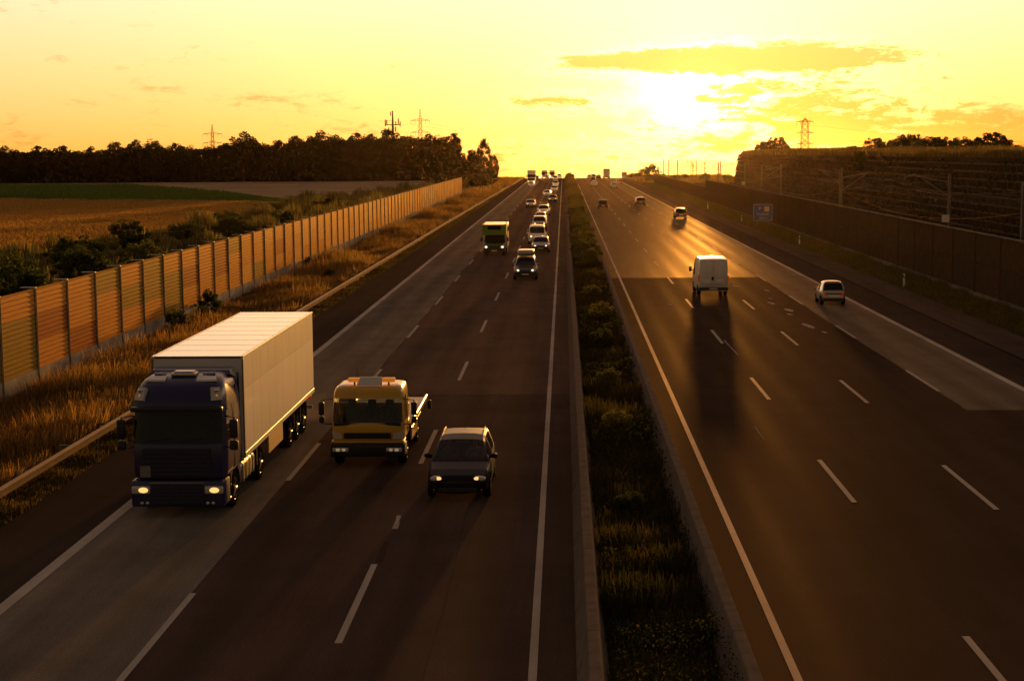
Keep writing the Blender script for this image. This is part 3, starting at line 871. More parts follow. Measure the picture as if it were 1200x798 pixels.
verge('verge_grass', 'tall dry golden grass on the verge between timber wall and guard rail', lambda y: wall_x(y) + 1.1, lambda y: rail_x(y) - 0.55, 38, 350, 190000, 0.16, 1.25, DRY, [.36, .26, .18, .20], 0.020, 31)
verge('verge_grass', 'short grass along the foot of the timber wall', lambda y: wall_x(y) + 0.1, lambda y: wall_x(y) + 1.3, 50, 350, 30000, 0.08, 0.42, DRY, [.3, .3, .2, .2], 0.02, 37)
verge('verge_grass', 'golden grass on the verge beyond the end of the timber wall', -32.0, lambda y: rail_x(y) - 0.3, 350, 600, 26000, 0.3, 1.1, DRY, [.35, .3, .2, .15], 0.03, 41, 1.0)
verge('verge_grass', 'low dark grass fringe between guard rail and hard shoulder', lambda y: rail_x(y) - 0.5, lambda y: rail_x(y) * 0 - 14.62, 30, 420, 42000, 0.05, 0.30, [(.05, .05, .016), (.075, .06, .02), (.13, .09, .03)], [.5, .3, .2], 0.018, 51)
verge('verge_grass', 'low green grass on the verge under the dark noise wall', 23.35, 26.7, 60, 470, 100000, 0.06, 0.55, [(.10, .10, .022), (.13, .115, .03), (.17, .12, .035), (.06, .06, .016)], [.35, .25, .2, .2], 0.02, 61)
verge('verge_grass', 'sunlit grass on the crest beyond the dark noise wall', 23.5, 60.0, 470, 640, 26000, 0.3, 1.2, [(.36, .24, .06), (.28, .18, .045), (.14, .11, .03)], [.4, .3, .3], 0.05, 71, 1.0)
# median: weeds and low plants
MED = [(.026, .030, .008), (.038, .042, .010), (.055, .050, .013), (.085, .060, .020)]  # tints lowered to carry the shade over the near median
verge('median_grass', 'dark weeds and grass between the two concrete barriers', 0.72, 2.96, 18, 420, 110000, 0.12, 0.85, MED, [.35, .3, .2, .15], 0.020, 81, 1.9)
n = 90000
u = rng.uniform(0, 1, n) ** 1.8
y = 20 + 560 * u
x = rng.uniform(0.85, 2.98, n)
p = patchy(x, y, 2.2, 91)
k = rng.uniform(0, 1, n) < p + 0.05
x, y, p = x[k], y[k], p[k]
hh = 0.15 + 0.22 * np.clip((x - 2.3) / 0.5, 0, 1) + (0.5 + 0.35 * np.clip((y - 110) / 60, 0, 1)) * p + 0.25 * patchy(x, y, 14, 92)
c = np.stack([x, y, np.array([zt(a) for a in y]) + hh * np.sqrt(rng.uniform(0, 1, len(x)))], 1)
v, f = leaf_arrays(c, 0.035 + y / 1000)
stuff(link('median_weeds', raw_mesh('median_weeds', v, f, 'leaves', np.repeat(tints(len(c), [(.020, .026, .007), (.032, .038, .010), (.050, .048, .013)]), 4, 0))), 'leafy dark green weeds filling the median strip', 'weeds')  # leaf tints darkened for the same shade

# ------------------------------------------------------------------ trees, bushes
def crown_mesh(name, rx, ry, rz, cz, nclump, nleaf, leaf, cols, seed, bottom=-0.75, gaps=0.22, ragged=False):
    r_ = np.random.default_rng(seed)
    cs = []
    while len(cs) < nclump:
        q = r_.uniform(-1, 1, 3)
        if np.linalg.norm(q) < 1 and q[2] > bottom:
            rr = np.linalg.norm(q)
            q = q / (rr + 1e-6) * rr ** 0.55
            cs.append(q * (r_.uniform(0.7, 1.22) if ragged else 1.0))
    cs = np.array(cs) * np.array([rx, ry, rz]) * 0.86
    idx = r_.integers(0, nclump, nleaf)
    sz = r_.uniform(0.6, 1.3, nclump) * gaps * (rx + ry + rz) / 3
    d = r_.normal(size=(nleaf, 3)); d /= np.linalg.norm(d, axis=1, keepdims=True)
    pts = cs[idx] + d * (sz[idx] * r_.uniform(0.3, 1.0, nleaf) ** 0.5)[:, None] * np.array([1.1, 1.1, 0.85])
    pts[:, 2] += cz
    pts = pts[pts[:, 2] > 0.05]
    v, f = leaf_arrays(pts, np.full(len(pts), leaf))
    return raw_mesh(name, v, f, 'leaves', np.repeat(tints(len(pts), cols, None, 0.3), 4, 0)), cs + np.array([0, 0, cz])
def trunk_mesh(h, r, clumps, seed, nlimb=6):
    r_ = random.Random(seed)
    mb = MB()
    b = [(0, 0, -0.2), (r_.uniform(-.2, .2), r_.uniform(-.2, .2), h * 0.35), (r_.uniform(-.4, .4), r_.uniform(-.4, .4), h * 0.75)]
    mb.tube(b, [r * 1.25, r * 0.9, r * 0.35], 7)
    cl = sorted(clumps.tolist(), key=lambda q: r_.random())[:nlimb]
    for q in cl:
        s = Vector(b[1]).lerp(Vector(b[2]), r_.random() * 0.8)
        e = Vector(q)
        m_ = s.lerp(e, 0.5) + Vector((0, 0, 0.06 * h))
        mb.tube([s, m_, e], [r * 0.4, r * 0.25, r * 0.08], 5)
    return mb.mesh('trunk', 'bark', 60)
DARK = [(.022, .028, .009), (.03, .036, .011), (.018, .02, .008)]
WOOD = []
for i in range(7):
    hgt = [14.5, 13.2, 15.6, 12.4, 16.5, 13.8, 15.0][i]
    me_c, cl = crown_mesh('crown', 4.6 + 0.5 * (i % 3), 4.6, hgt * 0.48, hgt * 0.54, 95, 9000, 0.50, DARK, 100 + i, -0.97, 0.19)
    WOOD.append((me_c, trunk_mesh(hgt, 0.32, cl, i), hgt))
def tree(var, x, y, s, label, group, rz=0.0, name='tree', z=0.0, sz=None):
    t = thing(name, label, 'tree', (x, y, z), rz, group)
    t.scale = (s, s, sz or s)
    link('crown', WOOD[var][0], t); link('trunk', WOOD[var][1], t)
    return t
# skyline of the wood, heights read along the tree line (pixel column -> top height)
import bisect
sky_px = [(-70, 14), (0, 13.2), (40, 13.2), (60, 14.2), (95, 11.5), (125, 14.0), (150, 14.6), (180, 14.6), (200, 13.6), (240, 14), (290, 17), (310, 14.5), (350, 17), (400, 17.2), (440, 18), (500, 17.2), (530, 14.5), (560, 13)]
def wood_h(px):
    for (a, ha), (b, hb) in zip(sky_px, sky_px[1:]):
        if a <= px <= b:
            return ha + (hb - ha) * (px - a) / (b - a)
    return 13
i = 0
x = -268.0
while x < -36:
    yv = 556 + random.uniform(-3, 8)
    px = 600 + (x / yv + 0.0325) * 1850
    hgt = wood_h(px) * random.uniform(0.9, 1.08)
    var = random.randrange(7)
    s = hgt / WOOD[var][2]
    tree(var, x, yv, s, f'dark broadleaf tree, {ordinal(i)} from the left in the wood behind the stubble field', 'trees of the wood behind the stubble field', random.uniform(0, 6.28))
    x += random.uniform(5.2, 7.4); i += 1
# the wood's dense inside, seen only as one mass
n = 100000
xx = rng.uniform(-330, -38, n); yy_ = rng.uniform(557, 596, n)
hs = np.array([wood_h(600 + (a / 565 + 0.0325) * 1850) for a in xx])
c = np.stack([xx, yy_, np.where(rng.uniform(0, 1, n) < 0.35, rng.uniform(0, 5, n), hs * 0.82 * rng.uniform(0, 1, n))], 1)
keep = patchy(c[:, 0] * 1.0, c[:, 2] * 2.0, 4.0, 300) > 0.06
v, f = leaf_arrays(c[keep], np.full(int(keep.sum()), 1.35))
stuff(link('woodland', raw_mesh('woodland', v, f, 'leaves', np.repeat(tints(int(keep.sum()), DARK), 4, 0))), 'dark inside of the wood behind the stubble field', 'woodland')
# clump at the end of the timber wall
for i, (x, y, s, sz, var, lab) in enumerate([
    (-29.5, 424, 0.62, 0.72, 0, 'rounded dark tree at the far end of the timber wall'),
    (-27.0, 462, 0.60, 0.80, 1, 'dark tree behind the rounded one at the end of the timber wall'),
    (-31.8, 442, 0.66, 0.78, 6, 'dense dark tree between the rounded one and the wood'),
    (-25.6, 470, 0.56, 0.70, 0, 'middle dark tree of the clump by the verge'),
    (-36.5, 520, 0.8, 1.0, 4, 'dark tree at the last corner of the wood'),
    (-24.0, 480, 0.50, 0.86, 4, 'slender tree with a ragged top, nearest the road at the end of the wood'),
    (-21.6, 486, 0.42, 0.72, 3, 'lower bushy tree beside the slender one, hanging over the verge'),
    (-33.5, 478, 0.75, 0.98, 5, 'tall dark tree standing between the wood and the end of the timber wall'),
    (-39.0, 500, 0.85, 0.98, 2, 'broad dark tree closing the gap at the end of the wood')]):
    tree(var, x, y, s, lab, 'trees at the end of the timber wall', i * 1.3, sz=sz)
# dense foot of that clump
n = 9000
c = np.stack([rng.uniform(-37, -20.5, n), rng.uniform(428, 500, n), rng.uniform(0, 1, n)], 1)
c[:, 2] *= np.clip(7.5 - np.abs(c[:, 0] + 28) * 0.55, 1.5, 7)
v, f = leaf_arrays(c, np.full(n, 0.75))
stuff(link('undergrowth', raw_mesh('undergrowth', v, f, 'leaves', np.repeat(tints(n, DARK), 4, 0))), 'dark undergrowth below the tree clump at the end of the timber wall', 'undergrowth')
BUSH = []
for i in range(4):
    me_c, cl = crown_mesh('foliage', 1.5, 1.5, 1.15, 1.05, 80, 6500, 0.13, [[(.055, .075, .020), (.075, .09, .025), (.042, .055, .016)], [(.09, .105, .030), (.12, .12, .036), (.07, .08, .022)], [(.024, .032, .010), (.036, .042, .014)], [(.11, .12, .03), (.14, .135, .038), (.09, .10, .026)]][i], 200 + i, -0.95, 0.17, True)
    stems = MB()
    for q in cl[:12]:
        stems.tube([(q[0] * 0.1, q[1] * 0.1, 0), (q[0] * 0.55, q[1] * 0.55, q[2] * 0.55), tuple(q)], [0.04, 0.03, 0.012], 5)
    BUSH.append((me_c, stems.mesh('stem', 'bark')))
def bush(var, x, y, s, label, group, z=0.0, sz=None, name='bush'):
    t = thing(name, label, 'bush', (x, y, z), random.uniform(0, 6.28), group)
    t.scale = (s, s, sz or s)
    link('foliage', BUSH[var][0], t); link('stem', BUSH[var][1], t)
gb = 'bushes behind the timber wall'
for var, x, y, s, sz, lab in [
    (2, -34.5, 77, 1.9, 2.5, 'big dark bush behind the nearest bays of the timber wall'),
    (2, -38.0, 88, 2.0, 2.5, 'dark bush rising above the third bay of the timber wall'),
    (0, -33.0, 92, 1.7, 2.0, 'green bush just behind the timber wall near its near end'),
    (1, -37.0, 103, 1.5, 2.0, 'pale leafy bush beside the big dark bushes'),
    (2, -43.0, 108, 1.5, 1.9, 'dark bush at the near edge of the wheat'),
    (0, -34.5, 112, 1.4, 1.8, 'green bush behind the fifth bay of the timber wall'),
    (1, -33.5, 124, 1.4, 1.6, 'broad pale bush behind the middle of the timber wall'),
    (0, -41.0, 132, 1.5, 1.6, 'round bush on the rough grass by the wheat'),
    (2, -38.0, 140, 1.3, 1.6, 'small dark bush on the rough grass behind the wall'),
    (0, -46.0, 165, 1.4, 1.6, 'dark bush at the corner of the wheat field'),
    (1, -40.5, 168, 1.6, 1.4, 'low pale bush spread over the rough grass'),
    (0, -36.5, 172, 1.5, 1.7, 'green bush where the rough grass narrows'),
    (2, -31.0, 158, 1.2, 1.5, 'small dark bush close behind the timber wall'),
    (1, -44.0, 205, 1.4, 1.3, 'pale bush on the edge of the wheat field'),
    (0, -36.0, 200, 1.4, 1.4, 'round green bush beyond the middle of the wall'),
    (2, -37.3, 252, 1.95, 1.25, 'single dark round bush in front of the pale stubble'),
    (2, -34.6, 254, 1.0, 0.8, 'small dark bush next to the round one by the stubble'),
    (3, -45.0, 240, 1.7, 1.0, 'low yellow-green bush between maize and wall')]:
    bush(var, x, y, s * 1.2, lab, gb, sz=sz * (0.82 if y < 240 else 1.0))
gm = 'shrubs in the median'
i = 0
for y, s, sz in [(41, .32, .30), (52, .42, .45), (63, .45, .42), (76, .45, .5), (88, .5, .55), (101, .5, .5), (113, .55, .55), (126, .58, .7), (133, .62, .85), (141, .62, .8), (152, .62, .75), (163, .65, .75), (176, .65, .7), (190, .66, .75), (205, .7, .7), (222, .7, .7), (240, .7, .75), (262, .72, .75), (285, .72, .8), (312, .75, .8), (342, .75, .85), (376, .75, .85), (415, .8, .9), (460, .8, 1.0), (510, .8, 1.1), (552, .60, .75), (590, .55, .75)]:
    if y > 120:
        s *= 1.5; sz *= 1.25
    bush([0, 3, 1][i % 3], (1.82 if y < 120 else 2.05) + random.uniform(-.2, .2), y, s, f'green shrub in the median strip, {ordinal(i)} from the camera', gm, zt(y), sz, 'shrub')
    i += 1
gv = 'weeds against the timber wall'
for x, y, s, sz, lab in [(-20.9, 84, .55, .62, 'dark leafy weed clump at the foot of the timber wall by the trailer'), (-21.2, 93, .55, .75, 'taller dark weed clump against the wall behind the trailer'), (-20.6, 89, .4, .45, 'small weed clump between two larger ones at the wall foot'), (-17.6, 118, .5, .45, 'low green weed patch in the dry verge grass'), (-21.3, 131, .4, .5, 'weed clump at the wall foot further up the verge')]:
    bush(0, x, y, s, lab, gv, 0, sz)
# on top of the crib wall
n = 60000
u = rng.uniform(0, 1, n)
y = 120 + (EY - 128) * u
x = WX + 1.0 + rng.uniform(0, 1, n) ** 1.5 * 16
h = 0.35 + 0.9 * patchy(x, y, 6, 400)
zz = np.interp(x - WX - 0.25, [0.9, 6, 40], [8.6, 9.0, 8.3]) - 0.1
zz = np.where(y > 410, zz * np.interp(y, [410, 418, 424], [1, 0.93, 0.3]), zz)
stuff(link('embankment_grass', blades('embankment_grass', np.stack([x, y, zz], 1), h, np.full(n, 0.11), [(.20, .14, .04), (.13, .11, .03), (.09, .085, .025)])), 'dry grass along the top of the crib wall', 'grass')
ge = 'bushes on top of the crib wall'
def px_at(px, Y):
    return (px - 660.6) / 1850.7 * Y * 1.012
for i, (px, Y, s, sz, var, lab) in enumerate([
    (893, 400, 2.3, 2.0, 2, 'round dark bush near the sunny end of the crib wall top'),
    (904, 395, 2.0, 2.6, 2, 'higher dark bush next to the round one on the crib wall'),
    (912, 392, 1.6, 1.3, 2, 'small dark bush at the tail of the pair on the crib wall'),
    (989, 300, 1.5, 1.1, 2, 'small dark bush on the crib wall right of the pylon'),
    (999, 292, 1.3, 1.0, 2, 'low dark bush above the hanging bush on the crib wall'),
    (1016, 285, 1.5, 1.9, 2, 'upright dark bush on the crib wall above the hanging bush'),
    (1032, 270, 1.5, 1.4, 2, 'dark bush, second of the hedge on the crib wall'),
    (1044, 262, 1.6, 1.8, 0, 'taller bush, third of the hedge on the crib wall'),
    (1058, 255, 1.7, 2.1, 2, 'tall dark bush in the middle of the hedge on the crib wall'),
    (1072, 250, 1.6, 1.7, 0, 'bush right of the tall one in the hedge on the crib wall'),
    (1085, 245, 1.6, 1.8, 2, 'dark bush with a ragged top in the hedge on the crib wall'),
    (1100, 240, 1.6, 1.5, 2, 'lower dark bush in the hedge on the crib wall'),
    (1114, 235, 1.5, 1.6, 0, 'bush before the gap in the hedge on the crib wall'),
    (1130, 228, 1.6, 1.5, 2, 'dark bush after the gap in the hedge on the crib wall'),
    (1146, 222, 1.9, 2.0, 2, 'big dark bush near the outer end of the crib wall hedge'),
    (1158, 220, 1.5, 1.4, 2, 'last dark bush of the crib wall hedge')]):
    bush(var, px_at(px, Y), Y, s, lab, ge, 8.35, sz * 0.85)
bush(2, WX + 0.2, 243.5, 0.9, 'dark bush hanging over the upper courses of the crib wall', ge, 6.3, 1.5)
for px, Y, s, sz, lab in [(762, 560, 2.3, 2.4, 'dark tree-like bush on the crest left of the catenary masts'), (752, 575, 1.7, 1.6, 'small bush on the crest next to the larger dark one'), (742, 570, 2.4, 0.9, 'low mound of scrub on the crest by the road edge')]:
    bush(0, px_at(px, Y), Y, s, lab, 'scrub on the crest', zt(Y), sz)
for i in range(9):
    Y = 480 + 9 * i
    bush([1, 3][i % 2], 33 + 3.4 * ((i * 5) % 7) + random.uniform(-1, 1), Y, 1.1 + .1 * (i % 3), f'sunlit scrub beyond the railway masts, {ordinal(i)} in line', 'scrub behind the railway masts', zt(Y), 0.9)

# ------------------------------------------------------------------ railway masts and wires
gm_ = 'railway catenary masts'
def mast(x, y, h, side, label, sign=False):
    t = thing('catenary_mast', label, 'mast', (x, y, zt(y)), 0, gm_)
    MB().box(-0.13, -0.09, -0.15, 0.15, -0.2, h).box(0.09, 0.13, -0.15, 0.15, -0.2, h).box(-0.09, 0.09, -0.03, 0.03, -0.2, h).build('column', 'mast_grey', t)
    e = 3.4 * side
    MB().tube([(0, 0, h - 0.9), (e, 0, h - 0.25)], 0.045, 5).build('upper_arm', 'post_steel', t)
    MB().tube([(0, 0, h - 2.4), (e * 0.85, 0, h - 0.45)], 0.045, 5).build('brace', 'post_steel', t)
    MB().tube([(0, 0, h - 2.3), (e, 0, h - 1.75)], 0.035, 5).build('steady_arm', 'post_steel', t)
    if sign:
        MB().box(-0.75, 0.0, -0.20, -0.16, 2.0, 2.75).build('number_plate', 'sign_white', t)
    return t
near_m = [(31.0, 108), (31.0, 179), (31.0, 250), (31.0, 320), (31.2, 385), (31.4, 440), (31.6, 480), (31.8, 508)]
far_m = [(40.0, 100), (40.0, 166), (40.0, 230), (40.0, 294), (40.0, 352), (40.0, 407), (40.0, 452), (40.2, 484), (40.4, 506)]
for i, (x, y) in enumerate(near_m):
    mast(x, y, 7.3 - 0.3 * (y > 380), 1, f'concrete railway mast close behind the dark noise wall, {ordinal(i)} from the camera')
for i, (x, y) in enumerate(far_m):
    if y < 120:
        continue
    mast(x, y, 7.0, -1, f'railway mast below the crib wall, {ordinal(i - 1)} from the camera' + (', with a white plate' if i in (1, 4) else ''), i in (1, 4))
def wires(name, label, pts, dz, sag, r, mat, cat='wire'):
    mb = MB()
    for (x0, y0, z0), (x1, y1, z1) in zip(pts, pts[1:]):
        seg = [(x0 + (x1 - x0) * k / 12, y0 + (y1 - y0) * k / 12, z0 + (z1 - z0) * k / 12 - sag * 4 * (k / 12) * (1 - k / 12)) for k in range(13)]
        mb.tube(seg, r, 4, False)
    return tag(mb.build(name, mat), label, cat, 'railway wires')
for xw, mm, who in ((34.4, near_m, 'near'), (36.6, far_m, 'far')):
    base_ = [(xw, y, 7.0) for _, y in mm]
    wires('catenary_wire', f'sagging carrying wire over the {who} railway track', base_, 0, 1.3, 0.016, 'wire')
    wires('contact_wire', f'straight contact wire over the {who} railway track', [(a, b, 5.3) for a, b, _ in base_], 0, 0.1, 0.016, 'wire')
wires('return_wire', 'copper-coloured wire sagging between the near railway masts', [(30.9, y, 5.2) for _, y in near_m], 0, 1.5, 0.018, 'copper_wire')

# ------------------------------------------------------------------ pylons, phone mast, power lines
def lattice(mb, x0, x1, z0, z1, n, w):
    """square lattice shaft between half-widths x0 (bottom) and x1 (top)"""
    zs = [z0 + (z1 - z0) * k / n for k in range(n + 1)]
    hw = [x0 + (x1 - x0) * k / n for k in range(n + 1)]
    for sx, sy in ((1, 1), (1, -1), (-1, -1), (-1, 1)):
        mb.tube([(sx * hw[0], sy * hw[0], zs[0]), (sx * hw[-1], sy * hw[-1], zs[-1])], w, 4)
    for k in range(n):
        for s in (1, -1):
            mb.tube([(-hw[k], s * hw[k], zs[k]), (hw[k + 1], s * hw[k + 1], zs[k + 1])], w * 0.6, 3)
            mb.tube([(hw[k], s * hw[k], zs[k]), (-hw[k + 1], s * hw[k + 1], zs[k + 1])], w * 0.6, 3)
            mb.tube([(s * hw[k], -hw[k], zs[k]), (s * hw[k + 1], hw[k + 1], zs[k + 1])], w * 0.6, 3)
def pylon(x, y, ztip, arms, label, base_hw=3.2, top_hw=0.7, tip_hw=0.15, w=0.11):
    z0 = zt(y)
    t = thing('power_pylon', label, 'pylon', (x, y, z0), 0, 'power pylons')
    mb = MB()
    ta = max(a[0] for a in arms) - z0
    lattice(mb, base_hw, top_hw, 0, ta, 14, w)
    mb.build('tower', 'pylon_steel', t)
    m2 = MB(); lattice(m2, top_hw, tip_hw, ta, ztip - z0, 4, w * 0.7)
    m2.build('tip', 'pylon_steel', t)
    for za, half in arms:
        m3 = MB(); zz = za - z0
        for s in (-1, 1):
            m3.tube([(0, 0.6, zz), (s * half, 0, zz)], w * 0.9, 4)
            m3.tube([(0, -0.6, zz), (s * half, 0, zz)], w * 0.9, 4)
            m3.tube([(0, 0, zz + 1.5), (s * half, 0, zz)], w * 0.9, 4)
            for q in (0.25, 0.5, 0.75):
                m3.tube([(s * half * q, 0, zz), (s * half * q, 0, zz + 1.5 * (1 - q))], w * 0.6, 3)
        m3.build('cross_arm', 'pylon_steel', t)
        for s in (-1, 1):
            for q in (1.0, 0.55):
                MB().tube([(s * half * q, 0, zz), (s * half * q, 0, zz - 2.6)], 0.10, 4).build('insulator', 'pylon_steel', t)
    return t
def at_px(px, py, Y):
    X, Yp = px - 600, py - 399
    x = X * math.cos(ro_) + Yp * math.sin(ro_); yv = -X * math.sin(ro_) + Yp * math.cos(ro_)
    r_, u_ = x / 1850.729, -yv / 1850.729
    d = rt * r_ + up * u_ + fw
    k = Y / d.y
    return d.x * k, CAM_H + d.z * k
PY = []
for px, ytip, lv, half, Y, lab, k in [(248.5, 146, [157.5, 168], 11.5, 1250, 'pale distant lattice pylon above the wood at the far left', .15), (492.3, 128, [141.5, 155.5], 11, 1150, 'slim lattice pylon with two cross arms right of the phone mast', .15), (943.5, 138, [143, 155.8, 168.8], 9.5, 1150, 'lattice pylon with three cross arms behind the crib wall', .22)]:
    X, zt_ = at_px(px, ytip, Y)
    arms = [(at_px(px, a, Y)[1], half * Y / 1850.7) for a in lv]
    pylon(X, Y, zt_, arms, lab, w=k, base_hw=4.2 if px > 900 else 2.6, top_hw=2.0 if px > 900 else 0.9)
    PY.append((X, Y, arms))
def power_line(a, b, sag, label):
    seg = [tuple(a[i] + (b[i] - a[i]) * k / 24 - (sag * 4 * (k / 24) * (1 - k / 24) if i == 2 else 0) for i in range(3)) for k in range(25)]
    tag(MB().tube(seg, 0.05, 4, False).build('power_line', 'wire'), label, 'wire', 'power lines')
X1, Y1, A1 = PY[1]; X2, Y2, A2 = PY[2]
for n_, (za, half) in enumerate(A1):
    zb = A2[n_ + 0][0]
    for s, nm in ((1, 'front'), (-1, 'rear')):
        power_line((X1 + s * half, Y1, za - 2.6), (X2 + s * A2[n_][1], Y2, zb - 2.6), 11, f'{nm} power line of the {["upper", "lower"][n_]} arms spanning the glowing sky over the road')
for n_, (za, half) in enumerate(A2):
    power_line((X2 + half, Y2, za - 2.6), (X2 + 330, Y2 - 60, za - 12), 9, f'power line leaving the three-armed pylon over the hedge, {["upper", "middle", "lower"][n_]} arm')
X0, Y0, A0 = PY[0]
power_line((X0 + 9, Y0, A0[0][0] - 2.6), (X1 - 9, Y1, A1[0][0] - 2.6), 10, 'power line between the two slim pylons above the wood')
# phone mast
X, ztop_ = at_px(460, 130, 620)
pm = thing('phone_mast', 'mobile phone mast with antennas on a cross frame above the wood', 'mast', (X, 620, 0))
MB().tube([(0, 0, 0), (0, 0, ztop_ - 5.4), (0, 0, ztop_)], [0.75, 0.42, 0.22], 8).build('column', 'pylon_steel', pm)
zc = at_px(460, 146.5, 620)[1]
MB().tube([(-3.0, 0, zc), (3.0, 0, zc)], 0.2, 6).tube([(0, -2.2, zc), (0, 2.2, zc)], 0.15, 6).build('platform', 'pylon_steel', pm)
for i, (ax, az_, ah) in enumerate([(-2.9, -0.6, 2.6), (-2.3, -0.2, 2.0), (2.9, -0.6, 1.8), (2.2, -0.2, 2.6), (1.2, -0.3, 1.5), (-1.6, -3.0, 1.9), (1.1, -2.6, 1.8)]):
    MB().rbox(ax - 0.22, ax + 0.22, -0.25, 0.25, zc + az_, zc + az_ + ah, 0.05, 1).build('antenna', 'pylon_steel', pm)
MB().lathe_x([(-0.25, 0.15), (-0.2, 0.9), (0.1, 0.95), (0.15, 0.2)], -0.65, 0, ztop_ - 1.2, 14).build('dish', 'pylon_steel', pm)

# ------------------------------------------------------------------ signs, delineators
def text_mesh(s, size):
    cu = bpy.data.curves.new('txt', 'FONT')
    cu.body = s; cu.size = size; cu.align_x = 'CENTER'; cu.align_y = 'CENTER'; cu.extrude = 0.004
    ob = bpy.data.objects.new('txt', cu); C.objects.link(ob)
    dg = bpy.context.evaluated_depsgraph_get()
    me = bpy.data.meshes.new_from_object(ob.evaluated_get(dg))
    bpy.data.objects.remove(ob)
    return me
sg = thing('road_sign', 'blue parking and service sign with white lettering before the dark noise wall', 'road sign', (25.0, 200, 0))
zb, zt2 = 0.75, 2.85
MB().rbox(-1.2, 1.2, -0.03, 0.03, zb, zt2, 0.02, 1).build('board', 'sign_blue', sg)
b_ = MB()
for x0, x1, z0, z1 in ((-1.17, 1.17, zb + .03, zb + .08), (-1.17, 1.17, zt2 - .08, zt2 - .03), (-1.17, -1.12, zb + .082, zt2 - .082), (1.12, 1.17, zb + .082, zt2 - .082)):
    b_.box(x0, x1, -0.036, -0.031, z0, z1)
b_.build('border', 'sign_white', sg)
MB().box(0.18, 0.78, -0.037, -0.031, 1.92, 2.55).build('pictogram_field', 'sign_yellow', sg)
for s_, size, x_, z_, m_ in (('P', .62, -0.38, 2.24, 'sign_white'), ('WC', .24, 0.48, 2.24, 'sign_red'), ('Weilbach', .40, 0, 1.58, 'sign_white'), ('1000 m', .38, 0, 1.10, 'sign_white')):
    me = text_mesh(s_, size); me.materials.clear(); me.materials.append(MATS[m_])
    o = link('lettering', me, sg); o.location = (x_, -0.044, z_); o.rotation_euler = (R(90), 0, 0)
for s_ in (-0.7, 0.7):
    MB().tube([(s_, 0.07, -0.3), (s_, 0.07, 2.8)], 0.04, 8).build('pole', 'galvanised', sg)
sg2 = thing('road_sign', 'plain grey-blue board seen on the crest beside the departing lanes', 'road sign', (at_px(731.5, 205, 585)[0], 585, zt(585)))
MB().box(-1.0, 1.0, -0.03, 0.03, 0.35, 2.2).build('board', 'tarp_grey', sg2)
for s_ in (-0.7, 0.7):
    MB().tube([(s_, 0.07, -0.3), (s_, 0.07, 2.1)], 0.05, 6).build('pole', 'galvanised', sg2)
lb = thing('equipment_cabinet', 'low pale cabinet at the near end of the scrub, left of the noise wall end', 'cabinet', (at_px(762, 210, 500)[0], 500, 0))
MB().rbox(-1.4, 1.4, -0.4, 0.4, 0.1, 1.5, 0.04, 1).build('housing', 'concrete_dark', lb)
MB().box(-1.5, 1.5, -0.5, 0.5, -0.1, 0.1).build('footing', 'concrete', lb)
dl_body = MB().hexa([(-.06, -.06, -.1), (.06, -.06, -.1), (.02, .06, -.1), (-.06, .06, -.1)], [(-.06, -.06, 1.0), (.06, -.06, .96), (.02, .06, .96), (-.06, .06, 1.0)]).mesh('post', 'plastic_white')
dl_band = MB().hexa([(-.063, -.063, .68), (.063, -.063, .60), (.023, .063, .60), (-.063, .063, .68)], [(-.063, -.063, .88), (.063, -.063, .80), (.023, .063, .80), (-.063, .063, .88)]).mesh('band', 'plastic_black')
dl_ref = MB().box(-0.025, 0.025, -0.068, -0.064, 0.70, 0.82).mesh('reflector', 'sign_yellow')
for x, y, lab in [(22.9 + .75, 110.5, 'white marker post opposite the small white car, by the noise wall'), (23.7, 160, 'white marker post between the small car and the blue sign'), (23.7, 212, 'white marker post just beyond the blue sign'), (23.7, 262, 'white marker post far up the verge by the noise wall'),
                  (-15.75, 118, 'white marker post behind the guard rail, nearest the trailer'), (-15.75, 168, 'white marker post behind the guard rail, middle of the verge'), (-15.75, 218, 'white marker post behind the guard rail, farthest up the verge')]:
    t = thing('marker_post', lab, 'marker post', (x, y, 0), 0, 'roadside marker posts')
    link('post', dl_body, t); link('band', dl_band, t); link('reflector', dl_ref, t)

# ------------------------------------------------------------------ vehicles
def loft(rows, parent, body_mat, picks, closed=True, caps=(True, True), smooth=38, body_name='body'):
    """rows of points -> one body mesh; picks: list of (name, material, test(i, j)) faces become parts of their own"""
    m = len(rows[0]); nj = m if closed else m - 1
    left = []
    sets = [[] for _ in picks]
    for i in range(len(rows) - 1):
        for j in range(nj):
            q = (i * m + j, i * m + (j + 1) % m, (i + 1) * m + (j + 1) % m, (i + 1) * m + j)
            for k, (_, _, test) in enumerate(picks):
                if test(i, j):
                    sets[k].append(q); break
            else:
                left.append(q)
    if caps[0]:
        left.append(tuple(range(m)))
    if caps[1]:
        left.append(tuple((len(rows) - 1) * m + k for k in range(m)))
    V = [p for r_ in rows for p in r_]
    def emit(name, mat, faces):
        used = sorted({i for f in faces for i in f})
        ix = {v: k for k, v in enumerate(used)}
        mb = MB(); mb.add([V[u] for u in used], [tuple(ix[i] for i in f) for f in faces])
        return mb.build(name, mat, parent, smooth)
    out = {body_name: emit(body_name, body_mat, left)}
    for (nm, mt, _), fs in zip(picks, sets):
        if fs:
            out.setdefault(nm, emit(nm, mt, fs))
    return out
def ip(y, keys):
    return float(np.interp(y, [k[0] for k in keys], [k[1] for k in keys]))
_wheels = {}
